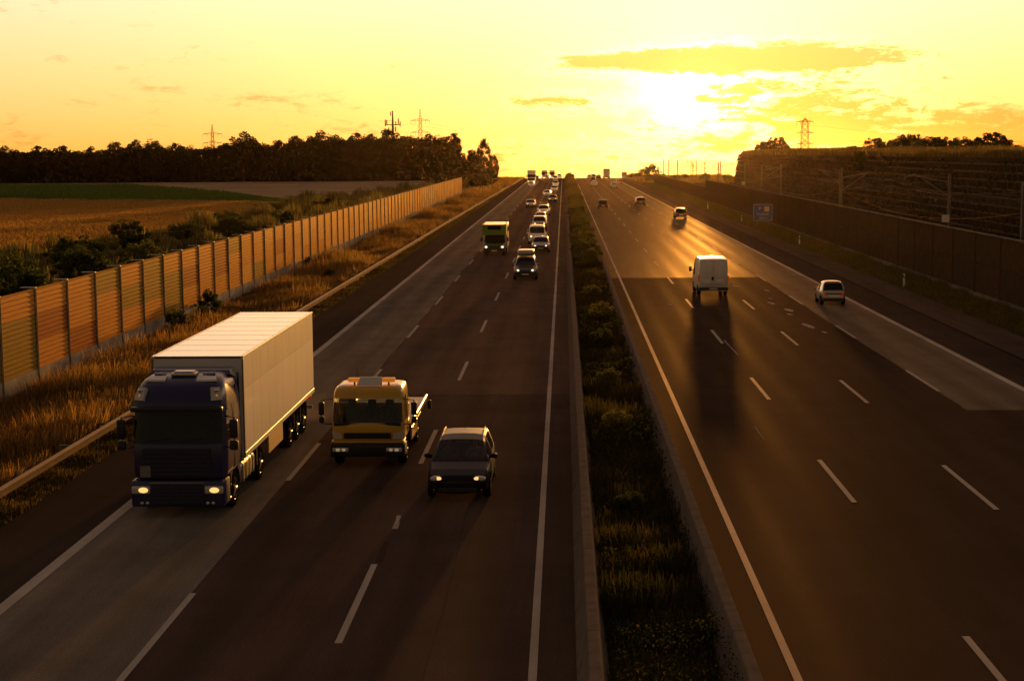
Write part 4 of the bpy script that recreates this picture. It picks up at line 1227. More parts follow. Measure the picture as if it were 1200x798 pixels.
def wheel(parent, x, y, r, w, side, rim='rim_metal', dual=False):
    key = (round(r, 3), round(w, 3), rim, side)
    if key not in _wheels:
        t = MB().lathe_x([(-w / 2, r * 0.62), (-w / 2, r * 0.93), (-w / 2 + 0.03, r), (w / 2 - 0.03, r), (w / 2, r * 0.93), (w / 2, r * 0.62)], 0, 0, 0, 22).mesh('tyre', 'rubber', 40)
        s = side
        rm = MB().lathe_x([(s * (w / 2 - 0.05), r * 0.62), (s * (w / 2 + 0.006), r * 0.60), (s * (w / 2 - 0.03), r * 0.5), (s * (w / 2 - 0.06), r * 0.22), (s * (w / 2 + 0.01), r * 0.18), (s * (w / 2 + 0.012), 0.01)], 0, 0, 0, 18)
        for k in range(5):
            a = 2 * math.pi * k / 5
            c, d = math.cos(a), math.sin(a)
            rm.tube([(s * (w / 2 - 0.01), c * r * 0.15, d * r * 0.15), (s * (w / 2 - 0.015), c * r * 0.56, d * r * 0.56)], r * 0.07, 5)
        _wheels[key] = (t, rm.mesh('rim', rim, 40))
    t, rm = _wheels[key]
    o = bpy.data.objects.new('wheel', t); C.objects.link(o)
    o.parent = parent; o.location = (x, y, r)
    link('rim', rm, o)
    return o
STYLE = {
 'hatch': dict(top=[(0, .42), (.03, .48), (.12, .56), (.25, .635), (.44, .945), (.56, 1), (.78, .985), (.90, .93), (.975, .62), (1, .5)], ws=(.26, .435), rg=(.90, .975), sd=(.33, .57, .86), belt=.635),
 'sedan': dict(top=[(0, .44), (.03, .50), (.12, .58), (.27, .655), (.43, .95), (.53, 1), (.66, .98), (.72, .94), (.86, .68), (.97, .65), (1, .5)], ws=(.28, .425), rg=(.72, .855), sd=(.34, .55, .76), belt=.65),
 'suv': dict(top=[(0, .44), (.02, .53), (.1, .59), (.24, .645), (.40, .955), (.5, 1), (.85, .985), (.92, .95), (.985, .6), (1, .45)], ws=(.25, .395), rg=(.92, .98), sd=(.31, .55, .88), belt=.635),
 'mpv': dict(top=[(0, .40), (.03, .48), (.10, .54), (.19, .61), (.40, .95), (.52, 1), (.86, .985), (.93, .95), (.985, .6), (1, .45)], ws=(.20, .395), rg=(.93, .98), sd=(.28, .55, .89), belt=.60),
 'micro': dict(top=[(0, .36), (.04, .45), (.15, .55), (.25, .62), (.47, .95), (.6, 1), (.85, .98), (.91, .94), (.97, .62), (1, .5)], ws=(.26, .465), rg=(.905, .975), sd=(.36, .70, .80), belt=.60),
 'bus': dict(top=[(0, .36), (.02, .45), (.08, .52), (.16, .57), (.33, .93), (.42, 1), (.9, .985), (.96, .95), (.99, .55), (1, .45)], ws=(.17, .325), rg=(.96, .988), sd=(.26, .55, .92), belt=.56)}
WID = [(0, .72), (.03, .86), (.12, .96), (.3, 1), (.75, 1), (.92, .95), (.985, .87), (1, .80)]
def car(style, name, label, cat, x, y, rz, paint_, L=4.4, W=1.76, H=1.46, lod=1, lights='far', group=None, glass_='glass_dark', rails=False, plate=True, two_tone=None):
    st = STYLE[style]
    t = thing(name, label, cat, (x, y, zt(y + L / 2)), rz, group)
    zb = 0.22 if style not in ('suv', 'bus') else 0.28
    rw = {'micro': .28, 'suv': .35, 'bus': .33}.get(style, .31)
    yf, yr = L * (.19 if style != 'micro' else .2), L * (.80 if style != 'micro' else .84)
    step = 0.11 if lod == 0 else (0.16 if lod == 1 else 0.3)
    ys = sorted(set([round(k[0] * L, 3) for k in st['top']] + [round(k * L, 3) for k in (*st['ws'], *st['rg'], *st['sd'])] + [round(v, 3) for v in np.arange(0, L, step)]))
    ys = [v for i, v in enumerate(ys) if i == 0 or v - ys[i - 1] > 0.02]
    top = [(k[0] * L, k[1] * H) for k in st['top']]
    wk = [(k[0] * L, k[1] * W / 2) for k in WID]
    rows = []
    for yv in ys:
        zt_ = ip(yv, top); w = ip(yv, wk)
        belt = min(st['belt'] * H + 0.03 * yv / L, zt_ - 0.045)
        h = zt_ - belt
        q = min(1, max(0, h / (H * (1 - st['belt']) * 0.92)))
        wr = (W / 2 - 0.13) * (1 - q) + W / 2 * (0.70 if style != 'bus' else .80) * q
        wr = min(wr, w - 0.06)
        ar = zb
        for yw in (yf, yr):
            d2 = (rw + 0.055) ** 2 - (yv - yw) ** 2
            if d2 > 0:
                ar = max(ar, rw + math.sqrt(d2))
        if yv < 0.15:
            ar = zb + 0.06
        z3 = max(zb + .45 * (belt - zb), ar + 0.05)
        half = [(0, zb + .02), (w - .14, ar), (w - .03, max(ar, zb + .08)), (w, z3), (w - .02, max(belt - .06, z3 + .02)), (w - .05, max(belt, z3 + .04)),
                (wr + .03, belt + .80 * h), (wr - .03, belt + .93 * h), (wr * .55, belt + .985 * h), (0, zt_)]
        ring = [(a, yv - 0, b) for a, b in half] + [(-a, yv, b) for a, b in half[8:0:-1]]
        rows.append(ring)
    mid = [(ys[i] + ys[i + 1]) / 2 / L for i in range(len(ys) - 1)]
    picks = [('windscreen', glass_, lambda i, j: j in (7, 8, 9, 10) and st['ws'][0] < mid[i] < st['ws'][1]),
             ('rear_window', glass_, lambda i, j: j in (7, 8, 9, 10) and st['rg'][0] < mid[i] < st['rg'][1]),
             ('side_window', glass_, lambda i, j: j == 5 and st['sd'][0] < mid[i] < st['sd'][1] - 0.012),
             ('side_window', glass_, lambda i, j: j == 12 and st['sd'][0] < mid[i] < st['sd'][1] - 0.012)]
    if style != 'micro':
        picks += [('side_window', glass_, lambda i, j: j == 5 and st['sd'][1] + 0.012 < mid[i] < st['sd'][2]),
                  ('side_window', glass_, lambda i, j: j == 12 and st['sd'][1] + 0.012 < mid[i] < st['sd'][2])]
    if two_tone:
        picks.append(('side_panel', two_tone, lambda i, j: j in (1, 2, 3, 14, 15, 16) and 0.30 < mid[i] < 0.72))
    loft(rows, t, paint_, picks)
    for s in (-1, 1):
        wheel(t, s * (W / 2 - 0.12), yf, rw, 0.2, s)
        wheel(t, s * (W / 2 - 0.12), yr, rw, 0.2, s)
        wf = W / 2
        zl = ip(0.08 * L, top) - 0.14
        hl = MB().ball((s * (wf - 0.30), 0.13, zl), 0.19, 0.13, 0.085, 12, 6).build('headlight', 'lens_clear', t, 60)
        em = {'near': 'headlamp_warm', 'far': 'headlamp_far', 'off': None}[lights]
        if em:
            rr = 0.070 if lights == 'near' else 0.085
            MB().ball((s * (wf - 0.36), 0.045, zl), rr * 1.25, 0.045, rr, 10, 6).build('bulb', em, hl, 60)
        yb = L - 0.05
        zr = ip(L * .99, top) - 0.08
        MB().rbox(s * (wf - 0.30) - 0.11, s * (wf - 0.30) + 0.11, yb - 0.03, yb + 0.06, zr - .16, zr + .06, 0.02, 1).build('tail_light', 'tail_red', t)
        ym = st['ws'][0] * L + 0.38
        MB().ball((s * (wf + 0.05), ym, st['belt'] * H + 0.07), 0.115, 0.07, 0.075, 10, 6).tube([(s * (wf - 0.06), ym + .02, st['belt'] * H + .02), (s * (wf + .06), ym, st['belt'] * H + .04)], 0.025, 5).build('mirror', paint_, t, 60)
    if lod < 2:
        MB().rbox(-W * .30, W * .30, -0.025, 0.05, zb + .07, zb + .20, .02, 1).build('lower_grille', 'plastic_black', t)
        MB().rbox(-W * .24, W * .24, -0.018, 0.04, zb + .30, zb + .385, .02, 1).build('grille', 'plastic_black', t)
        MB().rbox(-W * .42, W * .42, L - 0.06, L + 0.035, zb + .02, zb + .22, .03, 1).build('rear_bumper', 'plastic_black' if lod == 0 or style == 'micro' else paint_, t)
    if plate:
        MB().box(-.26, .26, -0.034, -0.028, zb + .215, zb + .285).build('number_plate', 'sign_white', t)
        MB().box(-.26, .26, L + 0.04, L + 0.046, .52, .62).build('number_plate', 'sign_white', t)
    if rails:
        for s in (-1, 1):
            xr = s * W / 2 * .66
            y0, y1 = st['ws'][1] * L + .15, st['rg'][0] * L - .05
            MB().tube([(xr, y0, H * .93), (xr, y0 + .18, H * .97), (xr, (y0 + y1) / 2, H * .995), (xr, y1 - .15, H * .97), (xr, y1, H * .93)], 0.022, 6).build('roof_rail', 'galvanised', t)
    return t
def seat(parent, x, y, z, mat='seat_cloth'):
    s = MB().rbox(x - .24, x + .24, y, y + .5, z, z + .14, .05).rbox(x - .23, x + .23, y + .44, y + .58, z + .1, z + .68, .05).rbox(x - .13, x + .13, y + .47, y + .57, z + .70, z + .90, .04)
    return s.build('seat', mat, parent, 50)
def person(x, y, z, label, top, arms_fwd=True):
    """seated figure facing -Y, continuous skin mesh; origin at the seat"""
    me = bpy.data.meshes.new('person')
    V = []; E_ = []; Rr = []
    def add(p, r, par=None):
        V.append(p); Rr.append(r)
        if par is not None:
            E_.append((par, len(V) - 1))
        return len(V) - 1
    pel = add((0, 0, .10), (.16, .12))
    wai = add((0, .03, .28), (.15, .11), pel)
    che = add((0, .06, .46), (.18, .12), wai)
    nec = add((0, .04, .61), (.062, .062), che)
    add((0, .01, .69), (.070, .080), nec); hd = len(V) - 1
    h2 = add((0, 0, .78), (.082, .10), hd)
    add((0, .01, .87), (.062, .075), h2)
    for s in (-1, 1):
        sh = add((s * .19, .06, .52), (.068, .068), che)
        el_ = add((s * .25, -.12, .33), (.05, .05), sh)
        ha = add((s * .15, -.36, .40), (.036, .036), el_)
        add((s * .12, -.43, .43), (.032, .022), ha)
        hip = add((s * .10, -.10, .08), (.085, .08), pel)
        kn = add((s * .13, -.48, .12), (.062, .062), hip)
        add((s * .13, -.62, -.22), (.045, .045), kn)
    me.from_pydata(V, E_, [])
    ob = bpy.data.objects.new('tmp', me); C.objects.link(ob)
    sk = ob.modifiers.new('skin', 'SKIN'); sk.use_smooth_shade = True
    for i, r_ in enumerate(Rr):
        me.skin_vertices[0].data[i].radius = r_
    me.skin_vertices[0].data[0].use_root = True
    sb = ob.modifiers.new('sub', 'SUBSURF'); sb.levels = 1; sb.render_levels = 1
    dg = bpy.context.evaluated_depsgraph_get()
    m2 = bpy.data.meshes.new_from_object(ob.evaluated_get(dg))
    bpy.data.objects.remove(ob)
    m2.materials.clear()
    for m_ in (top, 'skin', 'cloth_grey'):
        m2.materials.append(MATS[m_])
    for p in m2.polygons:
        c = p.center
        p.material_index = 1 if (c.z > .60 and abs(c.x) < .15) or (c.y < -.33 and c.z > .33) else (2 if c.z < .20 else 0)
    o = link('person', m2); o.location = (x, y, z)
    hair = MB().ball((0, .03, .845), .092, .105, .075, 10, 6)
    hair.build('hair', 'interior', o, 60)
    return tag(o, label, 'person')

# ---- black hatchback (near)
HX, HY = -2.95, 42.55
hb = car('hatch', 'hatchback_car', 'black hatchback with roof rails and lit headlights, nearest car in front', 'car', HX, HY, 0, 'paint_black', 4.4, 1.78, 1.50, 0, 'near', 'cars', 'glass_clear', True, False)
MB().rbox(-.80, .80, 1.25, 1.62, .72, .93, .06).build('dashboard', 'interior', hb, 50)
st_ = MB()
st_.tube([(.36 + .18 * math.cos(a), 1.72 + .07 * math.sin(a), .93 + .17 * math.sin(a)) for a in np.linspace(0, 2 * math.pi, 19)], .016, 5, False).tube([(.36, 1.60, .88), (.36, 1.72, .93)], .03, 6)
st_.build('steering_wheel', 'interior', hb)
for sx in (-.36, .36):
    seat(hb, sx, 2.05, .42)
MB().rbox(-.80, .80, 3.1, 3.6, .40, 1.08, .06).build('rear_bench', 'seat_cloth', hb, 50)
MB().box(-.78, .78, .5, 3.9, .30, .36).build('floor_pan', 'interior', hb)
for s in (-1, 1):
    MB().ball((s * .60, .03, .36), .07, .03, .045).build('fog_light', 'lens_clear', hb, 60)
MB().tube([(0, 3.55, 1.47), (0.02, 3.62, 1.56)], .012, 5).build('aerial', 'plastic_black', hb)
MB().tube([(-.62, 1.16, .965), (.05, 1.22, 1.0)], .012, 4).build('wiper', 'plastic_black', hb)
MB().tube([(.0, 1.13, .965), (.62, 1.20, .99)], .012, 4).build('wiper', 'plastic_black', hb)
person(HX + .36, HY + 2.28, .52, 'driver in a light top gripping the wheel of the black hatchback', 'cloth_light')
person(HX - .36, HY + 2.28, .52, 'passenger in a grey top beside the driver of the black hatchback', 'cloth_grey')

# ---- articulated lorry
TX, TY = -10.24, 40.7
tk = thing('lorry_tractor', 'dark navy lorry tractor unit with high roof and two lit headlights', 'lorry', (TX, TY, 0))
lv = [(1.06, .04, 1.23), (1.30, .02, 1.24), (1.60, .03, 1.245), (1.90, .05, 1.245), (1.97, .07, 1.245), (2.40, .14, 1.235), (2.80, .21, 1.225), (2.86, .215, 1.222), (3.00, .24, 1.215), (3.20, .33, 1.19), (3.42, .50, 1.14), (3.56, .72, 1.06), (3.64, 1.0, .95), (3.67, 1.4, .80)]
rows = []
YR = 2.28
for z, yf, hw in lv:
    half = [(0, yf), (hw * .42, yf + .01), (hw * .80, yf + .05), (hw * .95, yf + .15), (hw, yf + .40), (hw, max(.75, yf + .6)), (hw, max(1.25, yf + .75)), (hw, YR), (0, YR)]
    if z > 3.6:
        half = [(a, min(b, YR)) for a, b in half]
    rows.append([(a, b, z) for a, b in half] + [(-a, b, z) for a, b in half[7:0:-1]])
wsr = lambda i: 1.95 < (lv[i][0] + lv[i + 1][0]) / 2 < 2.82
loft(rows, tk, 'paint_navy', [('windscreen', 'glass_dark', lambda i, j: wsr(i) and j in (0, 1, 2, 13, 14, 15)),
     ('door_window', 'glass_dark', lambda i, j: wsr(i) and j == 5), ('door_window', 'glass_dark', lambda i, j: wsr(i) and j == 10),
     ('quarter_window', 'glass_dark', lambda i, j: wsr(i) and j == 4), ('quarter_window', 'glass_dark', lambda i, j: wsr(i) and j == 11)], body_name='cab')
# bumper, grille, lights
bp = MB().rbox(-1.24, 1.24, -.03, .80, .30, 1.02, .07)
bp.build('bumper', 'paint_navy', tk, 45)
MB().rbox(-.70, .70, -.055, .05, .36, .92, .03).build('lower_grille', 'plastic_black', tk)
for k in range(5):
    MB().rbox(-.66, .66, -.075, -.05, .42 + .10 * k, .46 + .10 * k, .008, 1).build('grille_slat', 'paint_navy', tk)
MB().rbox(-.72, .72, -.075, -.035, .945, .985, .01, 1).build('trim_bar', 'galvanised', tk)
MB().rbox(-.92, .92, -.03, .06, 1.10, 1.86, .03).build('grille', 'plastic_black', tk)
for k in range(6):
    MB().rbox(-.88, .88, -.05, -.028, 1.16 + .115 * k, 1.205 + .115 * k, .01, 1).build('grille_slat', 'paint_navy', tk)
MB().box(-.97, -.69, -.062, -.052, 1.12, 1.42).build('number_plate', 'tarp_grey', tk)
for s in (-1, 1):
    hl = MB().rbox(s * .97 - .25, s * .97 + .25, -.065, .08, .66, .88, .05).build('headlight', 'lens_clear', tk, 50)
    MB().ball((s * (.90 if s < 0 else .99), -.07, .77), .13, .03, .075).build('bulb', 'headlamp_warm', hl, 60)
    MB().ball((s * .80, -.045, .42), .05, .03, .04).ball((s * .95, -.045, .42), .05, .03, .04).build('fog_light', 'lens_clear', tk, 60)
    # roof lamp clusters
    q = [Vector((s * 1.17, .41, 3.10)), Vector((s * .90, .28, 3.10)), Vector((s * .86, .43, 3.43)), Vector((s * 1.08, .54, 3.42))]
    n_ = (q[1] - q[0]).cross(q[3] - q[0]).normalized()
    if n_.y > 0:
        n_ = -n_
    rl = MB().hexa([p - n_ * .12 for p in q], [p + n_ * .03 for p in q]).build('roof_lamp', 'lens_clear', tk)
    c_ = sum(q, Vector()) / 4
    MB().ball(c_ + n_ * .035 + Vector((0, 0, -.07)), .05, .03, .05).build('amber_bulb', 'indicator_orange', rl, 60)
    MB().ball(c_ + n_ * .035 + Vector((0, 0, .08)), .06, .03, .06).build('clear_bulb', 'chrome', rl, 60)
    # mirrors
    mi = MB().rbox(s * 1.50 - .11, s * 1.50 + .11, .10, .28, 2.12, 2.62, .05).build('mirror', 'plastic_black', tk, 45)
    MB().rbox(s * 1.50 - .11, s * 1.50 + .11, .10, .28, 1.80, 2.06, .05).build('lower_mirror', 'plastic_black', mi, 45)
    MB().tube([(s * 1.22, .42, 2.68), (s * 1.50, .24, 2.66), (s * 1.50, .24, 1.80), (s * 1.22, .42, 1.86)], .025, 5).build('bracket', 'plastic_black', mi)
    # doors, steps, fender
    MB().box(s * 1.243 - .006, s * 1.243 + .006, .50, 1.46, 1.10, 1.115).box(s * 1.243 - .006, s * 1.243 + .006, 1.46, 1.475, 1.10, 2.85).build('door_seam', 'plastic_black', tk)
    MB().rbox(s * 1.262 - .015, s * 1.262 + .015, 1.22, 1.42, 1.70, 1.75, .01, 1).build('door_handle', 'chrome', tk)
    MB().rbox(s * 1.10 - .13, s * 1.10 + .13, .55, .98, .34, .40, .015, 1).rbox(s * 1.10 - .13, s * 1.10 + .13, .58, .98, .68, .74, .015, 1).build('step', 'galvanised', tk)
    fd = MB()
    pr = [(1.45 + .62 * math.cos(a), .52 + .62 * math.sin(a)) for a in np.linspace(.05, math.pi - .15, 11)]
    vs = [(s * xx, a, b) for a, b in pr for xx in (.92, 1.24)]
    fd.add(vs, [(2 * k, 2 * k + 1, 2 * k + 3, 2 * k + 2) for k in range(len(pr) - 1)])
    vs2 = [(s * 1.24, a, b) for a, b in pr] + [(s * 1.24, a, b2) for (a, b), b2 in zip(pr, [1.07] * len(pr))]
    fd.add(vs2, [(k, k + 1, len(pr) + k + 1, len(pr) + k) for k in range(len(pr) - 1)])
    fd.build('fender', 'paint_navy', tk, 40)
    wheel(tk, s * 1.06, 1.45, .50, .32, s)
    wheel(tk, s * .95, 5.05, .50, .56, s)
    # fuel tank with straps
    MB().rbox(s * .93 - .30, s * .93 + .30, 2.35, 4.25, .42, 1.02, .12, 3).build('fuel_tank', 'tank_metal', tk, 50)
    for k in range(4):
        MB().rbox(s * .93 - .315, s * .93 + .315, 2.55 + .45 * k, 2.62 + .45 * k, .405, 1.035, .12, 3).build('tank_strap', 'plastic_black', tk)
    MB().box(s * .95 - .30, s * .95 + .30, 4.42, 4.48, .55, 1.10).build('mud_guard', 'plastic_black', tk)
    # side deflectors behind the cab
    MB().hexa([(s * 1.22 - .03, 2.29, 1.15), (s * 1.22 + .03, 2.29, 1.15), (s * 1.18 + .03, 2.62, 1.15), (s * 1.18 - .03, 2.62, 1.15)], [(s * 1.20 - .03, 2.29, 3.45), (s * 1.20 + .03, 2.29, 3.45), (s * 1.14 + .03, 2.55, 3.55), (s * 1.14 - .03, 2.55, 3.55)]).build('side_deflector', 'paint_navy', tk)
MB().hexa([(-1.14, 1.72, 3.60), (1.14, 1.72, 3.60), (1.16, 2.27, 3.45), (-1.16, 2.27, 3.45)], [(-1.06, 1.90, 3.70), (1.06, 1.90, 3.70), (1.08, 2.26, 3.74), (-1.08, 2.26, 3.74)]).build('roof_deflector', 'paint_navy', tk)
MB().rbox(-1.22, 1.22, .05, .27, 2.83, 2.96, .04).build('sun_visor', 'plastic_black', tk, 45)
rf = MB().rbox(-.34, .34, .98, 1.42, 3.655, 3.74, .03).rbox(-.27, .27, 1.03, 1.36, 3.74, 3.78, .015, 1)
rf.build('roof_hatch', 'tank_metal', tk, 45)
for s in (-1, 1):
    MB().hexa([(s * .42, .70, 3.55), (s * .96, .74, 3.55), (s * .90, 1.00, 3.62), (s * .42, .97, 3.63)], [(s * .42, .72, 3.60), (s * .94, .76, 3.60), (s * .88, 1.00, 3.665), (s * .42, .98, 3.68)]).build('roof_reflection', 'trailer_roof', tk)  # added pale pieces standing in for reflections beside the roof hatch
    MB().tube([(s * .50, 1.15, 3.70), (s * .82, 1.25, 3.69)], .045, 6).build('air_horn', 'chrome', tk)
MB().tube([(-.9, -.0, 2.05), (-.2, .06, 2.12)], .014, 4).build('wiper', 'plastic_black', tk)
MB().tube([(.0, .0, 2.05), (.7, .07, 2.12)], .014, 4).build('wiper', 'plastic_black', tk)
MB().rbox(-1.1, 1.1, .45, .85, 1.75, 2.02, .06).build('dashboard', 'interior', tk)
MB().box(-1.2, 1.2, 1.9, 1.95, 1.1, 3.3).build('cab_rear_lining', 'interior', tk)
for sx in (-.6, .6):
    seat(tk, sx, 1.1, 1.55)
MB().box(-.42, .42, .6, 6.0, .72, .98).build('chassis', 'plastic_black', tk)
tr = thing('semi_trailer', 'long white box semi-trailer coupled behind the navy tractor', 'trailer', (TX, TY, 0))
T0, T1 = 2.70, 15.0
TZ0, TZ1 = 1.10, 3.97
hwT = 1.27
MB().rbox(-hwT + .012, hwT - .012, T0 + .02, T1 - .02, TZ0 + .02, TZ1 - .012, .02, 1).build('box_body', 'trailer_white', tr)
np_ = 10
for s in (-1, 1):
    for k in range(np_):
        a = T0 + .08 + (T1 - T0 - .16) * k / np_; b = T0 + .08 + (T1 - T0 - .16) * (k + 1) / np_
        MB().box(s * hwT - .014, s * hwT + .004, a + .006, b - .006, TZ0 + .16, TZ0 + 1.95).build('side_panel', 'trailer_white', tr)
        MB().box(s * hwT - .014, s * hwT + .006, a + .006, b - .006, TZ0 + 1.958, TZ1 - .07).build('upper_side_panel', 'trailer_band', tr)
    MB().rbox(s * hwT - .02, s * hwT + .02, T0, T1, TZ0, TZ0 + .15, .01, 1).build('bottom_rail', 'trailer_white', tr)
    MB().rbox(s * hwT - .03, s * hwT + .012, T0, T1, TZ1 - .06, TZ1 + .012, .012, 1).build('top_rail', 'trailer_white', tr)
    MB().rbox(s * hwT - .04, s * hwT + .014, T0 - .012, T0 + .06, TZ0, TZ1 - .062, .012, 1).build('corner_post', 'galvanised', tr)
    MB().box(s * 1.18 - .02, s * 1.18 + .02, 6.6, 9.0, .48, 1.07).build('pallet_box', 'skirt_panel', tr)
    MB().tube([(s * .62, 5.95, .25), (s * .62, 5.95, 1.05)], .06, 6).build('landing_leg', 'galvanised', tr)
    for k in range(3):
        wheel(tr, s * 1.05, 10.2 + 1.31 * k, .50, .38, s)
        MB().box(s * 1.05 - .22, s * 1.05 + .22, 10.2 + 1.31 * k + .53, 10.2 + 1.31 * k + .56, .50, 1.02).build('mud_flap', 'plastic_black', tr)
    MB().rbox(s * .95 - .22, s * .95 + .22, T1 - .03, T1 + .03, .82, .98, .02, 1).build('tail_light', 'tail_red', tr)
MB().box(-hwT + .05, hwT - .05, T0 + .03, T1 - .03, TZ1 - .011, TZ1 + .002).build('roof_sheet', 'trailer_roof', tr)
for k in range(9):
    MB().box(-hwT + .06, hwT - .06, T0 + .05 + (k + 1) * 1.27, T0 + .08 + (k + 1) * 1.27, TZ1 + .003, TZ1 + .006).build('roof_rib', 'trailer_roof', tr)
MB().box(-hwT + .05, hwT - .05, T0 - .03, T0 - .005, TZ1 - .05, TZ1 + .004).build('front_gutter', 'plastic_black', tr)
MB().rbox(-hwT + .03, hwT - .03, T0 - .01, T0 + .018, TZ0 + .05, TZ1 - .055, .01, 1).build('front_wall', 'trailer_white', tr)
MB().rbox(-.62, .62, T0 - .42, T0 - .02, 2.0, 3.30, .05).build('cooling_unit', 'trailer_white', tr)
MB().box(-.55, .55, 3.4, T1 - .2, .82, 1.05).build('chassis', 'plastic_black', tr)
MB().box(-1.2, 1.2, T1 - .05, T1 + .02, .50, .62).build('underrun_bar', 'galvanised', tr)

# ---- yellow recovery truck
WX_, WY_ = -6.02, 47.3
tw = thing('tow_truck', 'yellow flatbed tow truck with orange beacon bar, between lorry and black hatchback', 'tow truck', (WX_, WY_, 0))
lv = [(.86, .05, 1.10), (1.05, .03, 1.11), (1.32, .04, 1.115), (1.40, .06, 1.115), (1.75, .14, 1.10), (2.12, .24, 1.08), (2.17, .25, 1.075), (2.30, .30, 1.06), (2.40, .40, 1.02), (2.46, .58, .95), (2.48, .85, .80)]
rows = []
YR = 1.75
for z, yf, hw in lv:
    half = [(0, yf), (hw * .45, yf + .01), (hw * .84, yf + .04), (hw * .96, yf + .11), (hw, yf + .28), (hw, max(.45, yf + .32)), (hw, 1.25), (hw, YR), (0, YR)]
    rows.append([(a, b, z) for a, b in half] + [(-a, b, z) for a, b in half[7:0:-1]])
wsr2 = lambda i: 1.38 < (lv[i][0] + lv[i + 1][0]) / 2 < 2.14
loft(rows, tw, 'paint_yellow', [('windscreen', 'glass_clear', lambda i, j: wsr2(i) and j in (0, 1, 2, 13, 14, 15)), ('door_window', 'glass_dark', lambda i, j: wsr2(i) and j == 5), ('door_window', 'glass_dark', lambda i, j: wsr2(i) and j == 10), ('rear_window', 'glass_clear', lambda i, j: wsr2(i) and lv[i][0] < 2.1 and j in (7, 8))], body_name='cab')
MB().rbox(-1.03, 1.03, .06, .16, 1.30, 1.405, .02, 1).build('scuttle', 'plastic_black', tw)
MB().rbox(-.72, .72, .0, .10, .92, 1.10, .02, 1).build('grille', 'plastic_black', tw)
for k in range(3):
    MB().box(-.68, .68, -.012, .0, .945 + .05 * k, .96 + .05 * k).build('grille_slat', 'plastic_black', tw)
MB().rbox(-1.14, 1.14, -.06, .65, .36, .78, .06).build('bumper', 'plastic_black', tw, 45)
MB().rbox(-1.11, 1.11, -.02, .5, .785, .855, .02).build('bumper_top', 'paint_yellow', tw, 45)
for s in (-1, 1):
    MB().hexa([(s * .76, -.0, .92), (s * 1.06, .09, .90), (s * 1.06, .19, .90), (s * .76, .10, .92)], [(s * .80, .02, 1.10), (s * 1.09, .12, 1.13), (s * 1.09, .22, 1.13), (s * .80, .12, 1.10)]).build('indicator', 'lens_clear', tw)
    hl = MB().rbox(s * .82 - .25, s * .82 + .25, -.075, .05, .52, .66, .03).build('headlight', 'lens_clear', tw, 45)
    MB().ball((s * .90, -.075, .59), .07, .02, .05).ball((s * .72, -.075, .59), .06, .02, .045).build('bulb', 'lamp_dim', hl, 60)
    mi = MB().rbox(s * 1.42 - .09, s * 1.42 + .09, .16, .28, 1.62, 2.02, .04).build('mirror', 'plastic_black', tw, 45)
    MB().rbox(s * 1.42 - .08, s * 1.42 + .08, .16, .28, 1.38, 1.58, .04).build('lower_mirror', 'plastic_black', mi, 45)
    MB().tube([(s * 1.08, .32, 2.10), (s * 1.42, .22, 2.08), (s * 1.42, .22, 1.36), (s * 1.10, .30, 1.32)], .02, 5).build('bracket', 'plastic_black', mi)
    wheel(tw, s * .98, .98, .42, .26, s)
    wheel(tw, s * .88, 4.55, .42, .46, s)
    MB().rbox(s * 1.02 - .10, s * 1.02 + .10, .30, .62, .80, .86, .01, 1).build('step', 'plastic_black', tw)
    MB().box(s * 1.115 - .006, s * 1.115 + .006, 1.28, 1.295, .90, 2.2).build('door_seam', 'plastic_black', tw)
    # bed side boards
    MB().rbox(s * 1.17 - .04, s * 1.17 + .04, 1.95, 7.35, .98, 1.16, .02, 1).build('bed_side', 'paint_yellow', tw)
    MB().rbox(s * 1.14 - .03, s * 1.14 + .03, 2.1, 3.9, .50, .92, .02, 1).build('tool_locker', 'paint_yellow', tw)
    MB().rbox(s * .92 - .26, s * .92 + .26, 4.02, 5.10, .90, .95, .02, 1).build('mud_guard', 'plastic_black', tw)
    MB().rbox(s * 1.30 - .06, s * 1.30 + .06, 7.0, 7.1, .70, 1.0, .02, 1).build('rear_marker', 'plastic_black', tw)
MB().box(-1.13, 1.13, 1.95, 7.35, .99, 1.06).build('bed_floor', 'galvanised', tw)
MB().rbox(-1.1, 1.1, 1.86, 1.94, 1.0, 1.75, .02, 1).build('bed_headboard', 'paint_yellow', tw)
MB().box(-.40, .40, .8, 7.2, .55, .86).build('chassis', 'plastic_black', tw)
MB().rbox(-.55, .15, 2.0, 2.5, 1.065, 1.35, .03, 1).build('winch', 'plastic_black', tw)
for s, x0, x1 in ((-1, -.66, -.26), (1, .40, .80)):
    bc = MB().rbox(x0, x1, .66, .86, 2.56, 2.69, .04).build('beacon', 'indicator_orange', tw, 45)
    MB().tube([((x0 + x1) / 2, .76, 2.44), ((x0 + x1) / 2, .76, 2.57)], .03, 5).build('bracket', 'plastic_black', bc)
pb = MB().hexa([(-.36, .52, 2.47), (.42, .52, 2.47), (.42, .58, 2.47), (-.36, .58, 2.47)], [(-.28, .72, 2.72), (.40, .72, 2.72), (.40, .77, 2.72), (-.28, .77, 2.72)]).build('roof_panel', 'sign_white', tw)
MB().tube([(-.40, .95, 2.46), (-.40, .98, 2.95)], .008, 4).build('aerial', 'plastic_black', tw)
MB().rbox(-.98, .98, .35, .75, 1.22, 1.46, .06).build('dashboard', 'interior', tw)
tsw = MB().tube([(.45 + .21 * math.cos(a), .82 + .06 * math.sin(a), 1.58 + .19 * math.sin(a)) for a in np.linspace(0, 2 * math.pi, 19)], .018, 5, False)
tsw.build('steering_wheel', 'interior', tw)
for sx in (-.62, .0, .55):
    seat(tw, sx, .85, 1.02, 'seat_green' if sx else 'seat_cloth')
MB().tube([(-.6, .10, 1.42), (.1, .15, 1.50)], .012, 4).build('wiper', 'plastic_black', tw)
